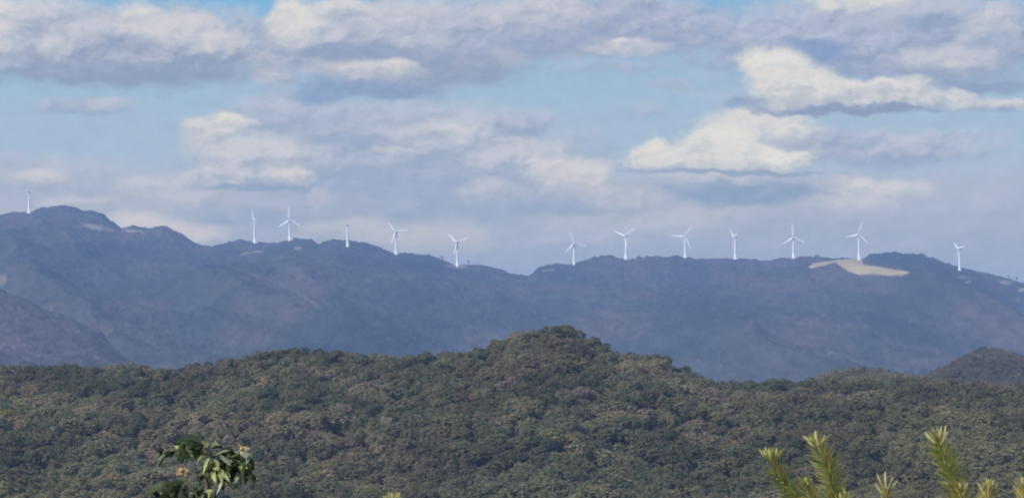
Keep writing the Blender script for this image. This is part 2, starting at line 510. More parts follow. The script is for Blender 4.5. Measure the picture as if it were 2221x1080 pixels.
def mix_node(nt, fac, a, b, blend='MIX'):
    m = nt.nodes.new('ShaderNodeMix'); m.data_type = 'RGBA'; m.blend_type = blend
    for i, v in ((0, fac), (6, a), (7, b)):
        if isinstance(v, (int, float)): m.inputs[i].default_value = v
        elif isinstance(v, tuple): m.inputs[i].default_value = v + (1,) if len(v) == 3 else v
        else: nt.links.new(v, m.inputs[i])
    return m.outputs[2]


def attr_node(nt, name):
    a = nt.nodes.new('ShaderNodeAttribute'); a.attribute_name = name
    return a


# materials
def mountain_material():
    m, nt, b = new_mat("mountain_forest", 0.95, 0.05)
    st = (1, 0.22, 1.6)
    big = noise_node(nt, 1 / 230, 5, 0.6, st)
    c = ramp_node(nt, big.outputs[0], [(0.34, (0.024, 0.034, 0.032)), (0.50, (0.046, 0.054, 0.048)),
                                      (0.60, (0.070, 0.062, 0.054)), (0.70, (0.090, 0.070, 0.064))])
    mid = noise_node(nt, 1 / 30, 6, 0.75, st)
    f = ramp_node(nt, mid.outputs[0], [(0.32, (0.58, 0.58, 0.58)), (0.68, (1.45, 1.45, 1.45))])
    col = mix_node(nt, 1.0, c.outputs[0], f.outputs[0], 'MULTIPLY')
    col = mix_node(nt, 1.0, col, (0.92, 0.92, 1.0), 'MULTIPLY')
    sp = noise_node(nt, 1 / 17, 3, 0.5, st)
    pale = ramp_node(nt, sp.outputs[0], [(0.66, (0, 0, 0)), (0.80, (0.7, 0.7, 0.7))])
    col = mix_node(nt, pale.outputs[0], col, (0.15, 0.145, 0.14))
    bare = attr_node(nt, "bare")
    sand = noise_node(nt, 1 / 14, 4)
    sc = ramp_node(nt, sand.outputs[0], [(0.3, (0.30, 0.25, 0.19)), (0.7, (0.46, 0.39, 0.30))])
    col = mix_node(nt, bare.outputs['Fac'], col, sc.outputs[0])
    nt.links.new(col, b.inputs['Base Color'])
    return m


def sand_material():
    m, nt, b = new_mat("bare_earth", 0.95, 0.1)
    n = noise_node(nt, 1 / 26, 7, 0.7, (1, 0.3, 1.5))
    c = ramp_node(nt, n.outputs[0], [(0.30, (0.24, 0.18, 0.095)), (0.5, (0.35, 0.275, 0.15)), (0.70, (0.42, 0.335, 0.19))])
    nt.links.new(c.outputs[0], b.inputs['Base Color'])
    return m


def soil_material():
    m, nt, b = new_mat("forest_floor", 0.95, 0.1)
    n = noise_node(nt, 1 / 9, 6, 0.65)
    c = ramp_node(nt, n.outputs[0], [(0.3, (0.030, 0.032, 0.020)), (0.7, (0.075, 0.062, 0.042))])
    nt.links.new(c.outputs[0], b.inputs['Base Color'])
    return m


def grass_material():
    m, nt, b = new_mat("dry_grass_ground", 0.95, 0.1)
    n = noise_node(nt, 1 / 3.0, 8, 0.7)
    c = ramp_node(nt, n.outputs[0], [(0.3, (0.05, 0.06, 0.025)), (0.6, (0.12, 0.11, 0.05)), (0.8, (0.17, 0.13, 0.08))])
    nt.links.new(c.outputs[0], b.inputs['Base Color'])
    return m


def leaf_material(name, rough=0.6, spec=0.25, translucent=0.25, attr="tint"):
    m, nt, b = new_mat(name, rough, spec)
    a = attr_node(nt, attr)
    nt.links.new(a.outputs['Color'], b.inputs['Base Color'])
    if translucent:
        t = nt.nodes.new('ShaderNodeBsdfTranslucent')
        nt.links.new(a.outputs['Color'], t.inputs['Color'])
        mx = nt.nodes.new('ShaderNodeMixShader')
        mx.inputs[0].default_value = translucent
        nt.links.new(b.outputs[0], mx.inputs[1]); nt.links.new(t.outputs[0], mx.inputs[2])
        nt.links.new(mx.outputs[0], nt.nodes['Material Output'].inputs['Surface'])
    return m


def bark_material():
    m, nt, b = new_mat("bark", 0.9, 0.1)
    n = noise_node(nt, 2.0, 5, 0.6)
    c = ramp_node(nt, n.outputs[0], [(0.3, (0.06, 0.05, 0.04)), (0.7, (0.15, 0.12, 0.09))])
    nt.links.new(c.outputs[0], b.inputs['Base Color'])
    return m


def white_paint():
    m, nt, b = new_mat("white_turbine_paint", 0.45, 0.4)
    n = noise_node(nt, 0.25, 4, 0.6)
    c = ramp_node(nt, n.outputs[0], [(0.3, (0.69, 0.69, 0.69)), (0.7, (0.77, 0.77, 0.77))])
    nt.links.new(c.outputs[0], b.inputs['Base Color'])
    return m


def stem_material(name, c0, c1):
    m, nt, b = new_mat(name, 0.7, 0.2)
    n = noise_node(nt, 40.0, 4)
    c = ramp_node(nt, n.outputs[0], [(0.3, c0), (0.7, c1)])
    nt.links.new(c.outputs[0], b.inputs['Base Color'])
    return m


M_MOUNT, M_SAND, M_SOIL, M_GRASS = mountain_material(), sand_material(), soil_material(), grass_material()
M_CROWN = leaf_material("tree_leaves", 0.9, 0.05, 0.5)
M_BARK, M_WHITE = bark_material(), white_paint()

# ------------------------------------------------------------------ terrain
def interp_profile(pts, px):
    a = np.array(pts, dtype=np.float64)
    return np.interp(px, a[:, 0], a[:, 1])


def in_poly(px, py, poly):
    inside = np.zeros(px.shape, dtype=bool)
    n = len(poly)
    for i in range(n):
        x0, y0 = poly[i]; x1, y1 = poly[(i + 1) % n]
        cond = ((y0 > py) != (y1 > py))
        with np.errstate(divide='ignore', invalid='ignore'):
            xi = (x1 - x0) * (py - y0) / (y1 - y0) + x0
        inside ^= cond & (px < xi)
    return inside


def grid_faces(nr, nc):
    i = np.arange(nr - 1)[:, None] * nc + np.arange(nc - 1)[None, :]
    i = i.ravel()
    return np.stack([i, i + 1, i + nc + 1, i + nc], axis=1)


RIDGE = [(-500, 500), (-200, 480), (-60, 470), (0, 466), (30, 460), (62, 462), (75, 456), (90, 450), (120, 447), (150, 446), (165, 449), (180, 456),
         (205, 457), (222, 462), (240, 478), (262, 494), (290, 491), (315, 494), (330, 493), (352, 490), (370, 494), (390, 506), (425, 530), (440, 533), (460, 535),
         (500, 525), (525, 520), (540, 523), (555, 527), (600, 530), (615, 523), (640, 519), (675, 520), (692, 531), (702, 526), (715, 523), (745, 521),
         (790, 527), (830, 541), (850, 549), (900, 552), (940, 556), (972, 568), (985, 575), (1000, 574), (1030, 574), (1060, 578), (1085, 584),
         (1110, 596), (1130, 597), (1152, 596), (1165, 584), (1190, 575), (1240, 571), (1265, 564), (1290, 556), (1330, 555),
         (1345, 560), (1375, 563), (1385, 556), (1470, 556), (1510, 561), (1560, 560), (1590, 561), (1640, 562), (1650, 567),
         (1700, 561), (1770, 558), (1800, 562), (1850, 559), (1868, 563), (1876, 559), (1885, 553), (1920, 549), (2000, 553), (2030, 560),
         (2050, 570), (2080, 580), (2130, 592), (2180, 602), (2221, 616), (2400, 655), (2800, 690)]
CLEARING = [(1752.5, 578.5), (1763.5, 570), (1801, 565), (1823, 561.5), (1855, 561), (1870.6, 564), (1872, 574), (1902, 576), (1940, 583.3),
            (1977.7, 588.6), (1962, 595.9), (1933.6, 597.4), (1896, 594), (1864, 595), (1842, 588), (1826.5, 578.5), (1814, 569.5),
            (1801, 571.5), (1779, 577), (1760, 581)]
D_RIDGE, D_FOOT = 7200.0, 3600.0

BASES = [(62.5, 460), (552.5, 526), (628.3, 519), (754, 535.5), (858.6, 552.5), (991.8, 578), (1243.2, 574), (1356.5, 560.5), (1484.3, 559),
         (1594.8, 560), (1721, 558), (1859.8, 563.5), (2081, 588.6)]


def build_ridge():
    cols = np.arange(-420, 2640, 2.0)
    s = np.linspace(0, 1, 330)
    tf = 1 - (1 - s) ** 1.6                       # rows crowd towards the crest
    dd = np.concatenate([D_FOOT + (D_RIDGE - D_FOOT) * tf, D_RIDGE + np.linspace(12, 1900, 26)])
    pyc = interp_profile(RIDGE, cols)
    crest = np.array([at(px, py, D_RIDGE) for px, py in zip(cols, pyc)])
    az = crest[:, 0] / D_RIDGE
    zc = crest[:, 2]
    zs = np.convolve(np.pad(zc, 60, mode='edge'), np.ones(121) / 121, mode='valid')   # smoothed crest for the lower slopes
    D = dd[:, None] * np.ones((1, len(cols)))
    X = az[None, :] * D
    t = np.clip((D - D_FOOT) / (D_RIDGE - D_FOOT), 0, 1)
    w = t ** 10
    zz = zs[None, :] * (1 - w) + zc[None, :] * w
    zf = -90.0
    Z = zf + (zz - zf) * t ** 1.15
    win = (4 * t * (1 - t)) ** 0.8
    wx = X + 160 * (fbm(X / 600, D / 600, 5) - 0.5) * 2
    spur = ridged(wx / 620 + D / 2600, D / 2300, 11, 3) - 0.6
    Z = Z + win * 225 * spur + win * 28 * (fbm(X / 140, D / 190, 77, 4) - 0.5)
    # behind the crest the land falls away
    back = np.clip((D - D_RIDGE) / 1900, 0, 1)
    Z = np.where(D > D_RIDGE, zc[None, :] + (-100 - zc[None, :]) * back ** 0.8 - 6 * np.clip((D - D_RIDGE) / 12, 0, 1), Z)
    # keep every slope below the sight line to the crest
    lim = zc[None, :] * D / D_RIDGE - 0.5 - 0.012 * (D_RIDGE - D)
    Z = np.where(D <= D_RIDGE, np.minimum(Z, np.where(D < D_RIDGE, lim, 1e9)), Z)
    P = np.stack([X, D, Z], axis=-1)
    PX, PY = project(P)
    bare = np.zeros(PX.shape)
    for (cx, cy, rx, ry, slope, k) in ((215, 494, 36, 4.5, .16, .8), (292, 501.5, 22, 3.2, .10, .9), (547, 549, 26, 3.4, -.12, .75),
                                       (646, 538, 9, 2.6, 0, .8), (777, 537.5, 6, 2.2, 0, .6), (990, 578, 26, 4.2, 0, .65),
                                       (1188, 587, 14, 2, -.1, .5), (2093, 602, 22, 2.6, .05, .5), (2100, 611, 8, 2.4, 0, .7),
                                       (2180, 612, 16, 3.4, .1, .65), (2216, 628, 9, 5, 0, .8), (1860, 560, 16, 3, 0, .8),
                                       (1358, 562, 8, 2, 0, .5), (628, 521, 8, 2, 0, .5), (5, 606, 9, 12, 0, .45)):
        q = ((PX - cx) / rx) ** 2 + ((PY - cy - slope * (PX - cx)) / ry) ** 2
        q = q + 0.8 * (fbm(X / 25, D / 60, 91, 3) - 0.5)
        bare = np.maximum(bare, 0.58 * k * np.clip((1.25 - q) / 0.5, 0, 1))
    road = [(505, 583), (560, 599), (620, 622), (690, 662)]
    for (x0, y0), (x1, y1) in zip(road[:-1], road[1:]):
        u = np.clip((PX - x0) / (x1 - x0), 0, 1)
        dist = np.abs(PY - (y0 + (y1 - y0) * u)) + 1000 * ((PX < x0) | (PX > x1))
        bare = np.maximum(bare, 0.22 * np.clip(1 - dist / 4.0, 0, 1))
    wob = 3 * (fbm(X / 22, D / 60, 131, 3) - 0.5)
    clear = in_poly(PX + wob, PY + 0.5 * wob, CLEARING)
    soft = clear.astype(float)
    for _ in range(5):
        soft = (soft + np.roll(soft, 1, 0) + np.roll(soft, -1, 0) + np.roll(soft, 1, 1) + np.roll(soft, -1, 1)) / 5
    bare = np.maximum(bare, np.clip(soft * 1.9 - 0.75, 0, 0.9))
    canopy = 8.5 * fbm(X / 12, D / 18, 41, 3, 0.6) + 14.0 * np.clip(fbm(X / 26, D / 34, 43, 3) - 0.5, 0, 1)
    keep = np.clip(1 - 2.2 * soft, 0, 1) * (1 - np.clip(bare * 1.4, 0, 1) * (bare > 0.2))
    for bx, by in BASES:
        r = ((PX - bx) / 7) ** 2 + ((PY - by) / 6) ** 2
        keep = np.minimum(keep, np.clip(r - 0.4, 0, 1))
    P[..., 2] += (canopy - 5.0) * keep - 1.0 * (1 - keep)
    nr, nc = P.shape[:2]
    faces = grid_faces(nr, nc)
    ctr_clear = clear.ravel()[faces].mean(axis=1) > 0.5
    V = P.reshape(-1, 3)
    me = quad_mesh("mountain_ridge", V, faces[~ctr_clear])
    a = me.attributes.new("bare", 'FLOAT', 'POINT')
    a.data.foreach_set("value", bare.ravel().astype(np.float32))
    smooth(me)
    tag(link("mountain_ridge", me, M_MOUNT), "long blue wooded mountain ridge carrying the wind turbines", "mountain", kind='structure')
    fc = faces[ctr_clear]
    used, inv = np.unique(fc, return_inverse=True)
    me2 = quad_mesh("bare_earth_clearing", V[used], inv.reshape(fc.shape))
    smooth(me2)
    tag(link("bare_earth_clearing", me2, M_SAND), "sandy bare earth clearing cut into the ridge below a turbine", "clearing", kind='structure')
    return P, PX, PY


RP, RPX, RPY = build_ridge()


def ridge_point(px, py):
    """Surface point of the ridge seen at (px, py), or the crest there if py lies above it."""
    col = int(np.argmin(np.abs(RPX[329] - px)))
    rows = np.arange(120, 330)
    pxs, pys = project(RP[rows, col])
    k = int(np.argmin(np.abs(pys - py)))
    return tuple(RP[rows[k], col])


def build_spur():
    """The nearer purple-brown spur at the left edge."""
    prof = [(-900, 520), (-400, 560), (-100, 600), (0, 632), (50, 652), (100, 676), (150, 697), (200, 716), (240, 745), (280, 775), (330, 806), (420, 850), (700, 900)]
    cols = np.arange(-600, 600, 3.0)
    dd = np.concatenate([np.linspace(2600, 4500, 150), np.linspace(4515, 5200, 20)])
    crest = np.array([at(px, interp_profile(prof, px), 4500.0) for px in cols])
    az, zc = crest[:, 0] / 4500, crest[:, 2]
    D = dd[:, None] * np.ones((1, len(cols)))
    X = az[None, :] * D
    t = np.clip((D - 2600) / 1900, 0, 1)
    Z = -95 + (zc[None, :] + 95) * t ** 1.1
    win = 4 * t * (1 - t)
    Z = Z + win * 60 * (ridged(X / 300 + D / 900, D / 1300, 19) - 0.6)
    Z = np.where(D < 4500, np.minimum(Z, zc[None, :] * D / 4500 - 1 - 0.01 * (4500 - D)), Z)
    Z = np.where(D > 4500, zc[None, :] - (zc[None, :] + 110) * np.clip((D - 4500) / 700, 0, 1), Z)
    Z = Z + 12 * fbm(X / 12, D / 16, 23, 3, 0.6) + 14 * np.clip(fbm(X / 30, D / 36, 29, 2) - 0.5, 0, 1) - 4
    P = np.stack([X, D, Z], axis=-1)
    me = quad_mesh("wooded_spur", P.reshape(-1, 3), grid_faces(*P.shape[:2]))
    a = me.attributes.new("bare", 'FLOAT', 'POINT')
    smooth(me)
    m, nt, b = new_mat("dry_spur_forest", 0.95, 0.05)
    n = noise_node(nt, 1 / 90, 5, 0.62, (1, 0.25, 1.5))
    c = ramp_node(nt, n.outputs[0], [(0.32, (0.036, 0.040, 0.036)), (0.52, (0.062, 0.056, 0.056)), (0.70, (0.098, 0.082, 0.082))])
    n2 = noise_node(nt, 1 / 20, 5, 0.7, (1, 0.3, 1.5))
    f = ramp_node(nt, n2.outputs[0], [(0.3, (0.5, 0.5, 0.5)), (0.7, (1.6, 1.6, 1.6))])
    nt.links.new(mix_node(nt, 1.0, c.outputs[0], f.outputs[0], 'MULTIPLY'), b.inputs['Base Color'])
    tag(link("wooded_spur", me, m), "purple brown wooded spur below the mountain at the left edge", "hill", kind='structure')


build_spur()

# ------------------------------------------------------------------ trees
def crown_template(rng, n_leaf, lobes, size=1.0):
    """Leaf quads of one crown: radius about 1, base near z = -0.6, top near z = 0.9."""
    cs, rs = [], []
    for k in range(lobes):
        a = rng.uniform(0, 2 * math.pi); r = math.sqrt(rng.uniform(0, 1)) * 0.72
        cs.append((r * math.cos(a), r * math.sin(a), rng.uniform(-0.25, 0.42) - 0.25 * r))
        rs.append(rng.uniform(0.24, 0.56))
    cs, rs = np.array(cs), np.array(rs)
    idx = rng.choice(lobes, n_leaf * 3, p=rs ** 2 / (rs ** 2).sum())
    dirs = rng.normal(size=(n_leaf * 3, 3)); dirs[:, 2] += 0.35
    dirs /= np.linalg.norm(dirs, axis=1)[:, None]
    pos = cs[idx] + dirs * (rs[idx] * rng.uniform(0.72, 1.06, n_leaf * 3))[:, None]
    # keep the ones on the outside of the whole crown
    dist = np.linalg.norm(pos[:, None, :] - cs[None], axis=2) / rs[None]
    dist[np.arange(len(pos)), idx] = 9
    ok = np.where(dist.min(axis=1) > 0.8)[0][:n_leaf]
    pos, nor = pos[ok], dirs[ok]
    nor = nor * 0.75 + np.array([0.0, 0.0, 0.5]) + rng.normal(size=nor.shape) * 0.34
    nor /= np.linalg.norm(nor, axis=1)[:, None]
    ref = rng.normal(size=nor.shape)
    u = np.cross(nor, ref); u /= np.linalg.norm(u, axis=1)[:, None]
    v = np.cross(nor, u)
    su = size * rng.uniform(0.09, 0.17, len(pos))[:, None]; sv = size * rng.uniform(0.09, 0.15, len(pos))[:, None]
    q = np.stack([pos - u * su, pos - v * sv * 0.9 + nor * 0.02, pos + u * su, pos + v * sv], axis=1)
    return q                                            # (n, 4, 3)


TEMPL = [crown_template(np.random.default_rng(100 + k), 430, 7 + k % 6, 0.80) for k in range(12)]
TEMPL_FINE = [crown_template(np.random.default_rng(300 + k), 900, 8 + k % 4, 0.62) for k in range(6)]
TEMPL_FAR = [crown_template(np.random.default_rng(200 + k), 150, 5 + k % 4) for k in range(8)]


def trunk_quads(h, r):
    b = np.array([[r, 0, 0], [0, r, 0], [-r, 0, 0], [0, -r, 0]], dtype=float)
    top = b * 0.45 + np.array([0, 0, h])
    return np.stack([np.stack([b[i], b[(i + 1) % 4], top[(i + 1) % 4], top[i]]) for i in range(4)])


def place_template(q, loc, rx, rz, h_mid, ang):
    c, s = math.cos(ang), math.sin(ang)
    q = q * np.array([1.0 + 0.28 * math.sin(3 * ang), 1.0 - 0.24 * math.sin(3 * ang), 1.0])
    x = q[..., 0] * c - q[..., 1] * s
    y = q[..., 0] * s + q[..., 1] * c
    return np.stack([x * rx + loc[0], y * rx + loc[1], q[..., 2] * rz + loc[2] + h_mid], axis=-1)


def forest_object(name, trees, templates, label):
    """trees: rows of x, y, z, crown radius, crown half height, middle height, r, g, b."""
    Q, T, MI = [], [], []
    for k, (x, y, z, rx, rz, hm, r, g, b) in enumerate(trees):
        q = place_template(templates[k % len(templates)], (x, y, z), rx, rz, hm, RNG.uniform(0, 6.28))
        Q.append(q)
        sh = RNG.uniform(0.9, 1.1, len(q))[:, None]
        T.append(np.array([[r, g, b]]) * sh)
        MI.append(np.zeros(len(q), dtype=np.int32))
        tq = trunk_quads(hm + 0.2 * rz, 0.22 * rx ** 0.5) + np.array([x, y, z - 0.3])
        Q.append(tq); T.append(np.ones((4, 3)) * 0.1); MI.append(np.ones(4, dtype=np.int32))
    Q = np.concatenate(Q); T = np.concatenate(T); MI = np.concatenate(MI)
    V = Q.reshape(-1, 3)
    me = quad_mesh(name, V, np.arange(len(V)).reshape(-1, 4))
    face_tint(me, T)
    o = link(name, me, [M_CROWN, M_BARK])
    me.polygons.foreach_set("material_index", MI)
    tag(o, label, "woods", kind='stuff')
    return o


PALETTE = 1.40 * np.array([(0.070, 0.082, 0.046), (0.085, 0.092, 0.050), (0.060, 0.076, 0.050), (0.105, 0.098, 0.058),
                    (0.118, 0.100, 0.074), (0.150, 0.122, 0.098), (0.046, 0.062, 0.048), (0.100, 0.106, 0.056)])
PWEIGHT = np.array([.22, .18, .2, .13, .08, .05, .08, .06])


def tree_tints(px, py, x, y, rng):
    n = len(px)
    base = PALETTE[rng.choice(len(PALETTE), n, p=PWEIGHT / PWEIGHT.sum())]
    # woods change in drifts: dry pinkish brown, olive, blue green
    dry = np.clip((fbm(x / 38, y / 38, 61, 3) - 0.54) * 7, 0, 1)[:, None]
    wet = np.clip((fbm(x / 45, y / 45, 67, 3) - 0.55) * 5, 0, 1)[:, None]
    base = base * (1 - 0.65 * dry) + 0.65 * dry * np.array([[0.205, 0.165, 0.132]])
    base = base * (1 - 0.6 * wet) + 0.6 * wet * np.array([[0.074, 0.094, 0.070]])
    olive = np.clip((px - 1500) / 500, 0, 1) * np.clip((py - 830) / 60, 0, 1)
    olive = np.maximum(olive, np.clip((420 - px) / 150, 0, 1) * np.clip((py - 990) / 40, 0, 1))[:, None]
    base = base * (1 - 0.55 * olive) + 0.55 * olive * np.array([[0.160, 0.156, 0.078]])
    base = 0.62 * base + 0.38 * np.array([[0.125, 0.122, 0.084]])
    base = base * (0.72 + 0.62 * np.clip((fbm(x / 26, y / 34, 83, 3) - 0.25) * 2, 0, 1))[:, None]
    return base * np.array([[1.33, 1.27, 1.09]]) * rng.uniform(0.90, 1.12, n)[:, None]


class Hill:
    """A wooded hill whose tree tops reach a photo outline seen d_crest away."""
    def __init__(self, name, label, prof, d_foot, d_crest, py_foot, px0, px1, tree_h, step, shape=1.0, bumps=1.0, d_back=None, seed=1):
        self.d_foot, self.d_crest, self.tree_h, self.prof, self.py_foot = d_foot, d_crest, tree_h, prof, py_foot
        self.shape, self.bumps, self.seed = shape, bumps, seed
        self.d_back = d_back or d_crest * 1.3
        cols = np.arange(px0, px1 + step, step)
        dd = np.concatenate([np.linspace(d_foot, d_crest, 70), np.linspace(d_crest * 1.01, self.d_back, 14)])
        az = (cols - W0 / 2) / F
        D = dd[:, None] * np.ones((1, len(cols)))
        X = az[None, :] * D
        P = np.stack([X, D, self.height(X, D)], axis=-1)
        me = quad_mesh(name, P.reshape(-1, 3), grid_faces(*P.shape[:2]))
        smooth(me)
        tag(link(name, me, M_SOIL), label, "hill", kind='structure')

    def height(self, X, D):
        px = W0 / 2 + F * X / D
        zc = (HORIZON - interp_profile(self.prof, px)) / F * self.d_crest - self.tree_h * 0.62
        zf = (HORIZON - self.py_foot) / F * self.d_foot - self.tree_h
        t = np.clip((D - self.d_foot) / (self.d_crest - self.d_foot), 0, 1)
        Z = zf + (zc - zf) * t ** self.shape
        win = np.clip(4 * t * (1 - t), 0, 1)
        Z = Z + self.bumps * win * (16 * (fbm(X / 70, D / 90, self.seed, 3) - 0.5))
        lim = (zc + 0.62 * self.tree_h) * D / self.d_crest - 0.62 * self.tree_h
        Z = np.where(D < self.d_crest, np.minimum(Z, lim), Z)
        bk = np.clip((D - self.d_crest) / (self.d_back - self.d_crest), 0, 1)
        return np.where(D > self.d_crest, zc - (zc + 110) * bk ** 1.3, Z)

    def ground_at(self, x, y):
        return float(self.height(np.array([x]), np.array([y]))[0])

    def scatter(self, spacing, px0, px1, rmin, rmax, rng, d_max=None, avoid=(), drift=None):
        pts = []
        d = self.d_foot
        d_end = d_max or self.d_crest * 1.02
        while d < d_end:
            x0, x1 = (px0 - W0 / 2) / F * d, (px1 - W0 / 2) / F * d
            n = int((x1 - x0) / spacing)
            xs = x0 + (np.arange(n) + rng.uniform(-0.42, 0.42, n) + rng.uniform(0, 1)) * spacing
            ys = d + rng.uniform(-0.5, 0.5, n) * spacing
            pts.append(np.stack([xs, ys], axis=1))
            d += spacing * 0.92
        P = np.concatenate(pts)
        for (ax, ay, ar) in avoid:
            P = P[np.hypot(P[:, 0] - ax, P[:, 1] - ay) > ar]
        z = self.height(P[:, 0], P[:, 1])
        r = rmin + (rmax - rmin) * rng.beta(1.8, 2.6, len(P))
        r = np.where(P[:, 1] > 0.955 * self.d_crest, np.minimum(r, rmin + 0.45 * (rmax - rmin)), r)
        h = self.tree_h * np.clip(0.62 + 0.42 * (r - rmin) / (rmax - rmin) + rng.normal(0, 0.06, len(P)), 0.55, 1.2)
        rz = np.minimum(h * 0.44, r * rng.uniform(0.65, 1.0, len(P)))
        px, py = project(np.stack([P[:, 0], P[:, 1], z + h], axis=1))
        tint = tree_tints(px, py, P[:, 0], P[:, 1], rng)
        if drift is not None:
            tint = tint * 0.45 + 0.55 * np.array([drift])
        return np.column_stack([P, z, r, rz, h - rz * 0.9, tint])


NEAR = [(-900, 830), (-300, 800), (0, 793), (50, 799), (120, 791), (180, 797), (230, 793), (300, 792), (370, 799), (420, 794), (480, 784), (540, 771), (600, 762),
        (640, 757), (700, 762), (760, 768), (830, 771), (870, 778), (900, 768), (950, 764), (1010, 766), (1060, 750), (1100, 734), (1150, 718),
        (1190, 706), (1215, 702), (1230, 710), (1260, 730), (1300, 750), (1332, 770), (1380, 766), (1430, 773), (1460, 794), (1500, 810), (1540, 828),
        (1570, 833), (1600, 831), (1650, 825), (1700, 824), (1750, 830), (1800, 826), (1850, 824), (1960, 826), (2020, 822), (2221, 838), (2600, 850), (3100, 860)]
HUMP = [(1500, 900), (1700, 850), (1740, 836), (1790, 808), (1850, 797), (1900, 799), (1950, 811), (2010, 818), (2080, 830), (2300, 850), (2800, 860)]
RIGHT = [(1800, 880), (1960, 836), (2010, 812), (2060, 790), (2095, 768), (2130, 755), (2180, 760), (2221, 770), (2320, 785), (2500, 800), (2900, 830)]

hill_near = Hill("wooded_hill", "near wooded hill with a low pointed summit", NEAR, 800.0, 1150.0, 1150.0, -520, 2740, 10.0, 8.0, 0.95, 1.0, seed=1)
hill_hump = Hill("wooded_hill", "low wooded hump behind the near hill on the right", HUMP, 1280.0, 1550.0, 870.0, 1560, 2700, 9.0, 8.0, 1.0, 0.5, seed=2)
hill_right = Hill("wooded_hill", "greyer pointed hill at the right edge", RIGHT, 1750.0, 2100.0, 850.0, 1820, 2850, 9.0, 8.0, 1.0, 0.6, seed=3)

# trees that can be told apart: photo column and row of the crown's middle, hill, depth, crown radius, half height, tint, label
SINGLE = [
    (1226, 952, hill_near, 7.2 / 1, 5.0, (0.150, 0.135, 0.062), "round yellow olive tree standing out below the wooded summit"),
    (1282, 1066, hill_near, 6.0, 4.0, (0.190, 0.130, 0.060), "orange tinged tree at the lower edge of the wooded hill"),
    (6, 905, hill_near, 5.5, 4.2, (0.190, 0.150, 0.040), "yellow tree among dark woods at the left edge of the near hill"),
    (1200, 968, hill_near, 3.6, 3.2, (0.030, 0.042, 0.040), "small dark tree just left of the round yellow olive tree"),
    (1208, 716, hill_near, 2.8, 2.2, (0.062, 0.072, 0.050), "dark bushy tree at the very top of the pointed hill"),
    (1110, 832, hill_near, 6.0, 4.4, (0.165, 0.128, 0.110), "broad pinkish brown tree below left of the summit"),
    (1236, 852, hill_near, 6.4, 3.6, (0.180, 0.140, 0.115), "broad pale pinkish tree right below the summit"),
    (734, 890, hill_near, 4.0, 5.6, (0.160, 0.128, 0.100), "tall narrow pale brown tree on the left flank of the hill"),
    (812, 840, hill_near, 4.4, 3.6, (0.170, 0.132, 0.112), "small pinkish dry tree near the crest left of the summit"),
    (842, 912, hill_near, 2.6, 2.4, (0.190, 0.170, 0.130), "small pale tree with a dark shadow on the hill's left flank"),
    (1286, 748, hill_near, 3.4, 2.8, (0.130, 0.100, 0.055), "rusty brown tree on the skyline just right of the summit"),
    (1402, 778, hill_near, 4.6, 3.4, (0.140, 0.120, 0.060), "golden brown tree on the skyline of the hill's right shoulder"),
    (960, 850, hill_near, 5.0, 4.0, (0.140, 0.112, 0.090), "brownish tree beside dark gaps left of the summit slope"),
    (1095, 990, hill_near, 4.6, 3.8, (0.036, 0.052, 0.048), "dark blue green tree in the hollow below the summit"),
]


def make_tree(name, loc, rx, rz, h, tint, label, templ, group=None, trunk_r=None):
    t = empty(name, loc)
    tag(t, label, "tree", group)
    q = place_template(templ, (0, 0, 0), rx, rz, h - rz * 0.9, RNG.uniform(0, 6.28))
    V = q.reshape(-1, 3)
    me = quad_mesh("crown", V, np.arange(len(V)).reshape(-1, 4))
    face_tint(me, 1.65 * np.array([tint]) * RNG.uniform(0.88, 1.12, len(q))[:, None])
    link("crown", me, M_CROWN, t)
    # tapered trunk with three limbs reaching into the crown
    Q = [trunk_quads(h - rz * 0.6, trunk_r or 0.07 * rx + 0.1)]
    for k in range(3):
        a = k * 2.1 + RNG.uniform(0, 1)
        tq = trunk_quads(rz * 0.9, 0.04 * rx + 0.05)
        tip = tq[..., 2:3] / (rz * 0.9)
        tq = tq + tip * np.array([math.cos(a), math.sin(a), 0]) * rx * 0.5
        Q.append(tq + np.array([0, 0, h - rz * 1.5]))
    Q = np.concatenate(Q)
    link("trunk", quad_mesh("trunk", Q.reshape(-1, 3), np.arange(Q.size // 3).reshape(-1, 4)), M_BARK, t)
    return t


avoid = []
for k, (px, py, hill, rx, rz, tint, label) in enumerate(SINGLE):
    # find the depth at which a crown of this size standing on the hill is seen at that row
    best = None
    for d in np.linspace(hill.d_foot + 5, hill.d_crest, 200):
        x = (px - W0 / 2) / F * d
        g = hill.ground_at(x, d)
        h = max(hill.tree_h * 0.92, rz * 2.1)
        zmid = g + h - rz * 0.9
        e = abs(HORIZON - zmid / d * F - py)
        if best is None or e < best[0]:
            best = (e, x, d, g, h)
    _, x, d, g, h = best
    make_tree("broadleaf_tree", (x, d, g - 0.2), rx, rz, h, tint, label, TEMPL_FINE[k % len(TEMPL_FINE)], "single trees showing in the near woods")
    avoid.append((x, d, rx * 0.75))

rs = np.random.default_rng(21)
forest_object("forest", hill_near.scatter(6.3, -240, 2460, 2.4, 6.8, rs, d_max=1172, avoid=avoid), TEMPL, "dense dull green woods covering the near hill")
forest_object("forest", hill_hump.scatter(6.6, 1640, 2480, 3.0, 5.6, rs), TEMPL_FAR, "woods covering the low hump behind the near hill")
forest_object("forest", hill_right.scatter(6.8, 1930, 2480, 3.0, 5.6, rs, drift=(0.170, 0.138, 0.124)), TEMPL_FAR, "grey brown woods covering the pointed hill at the right edge")
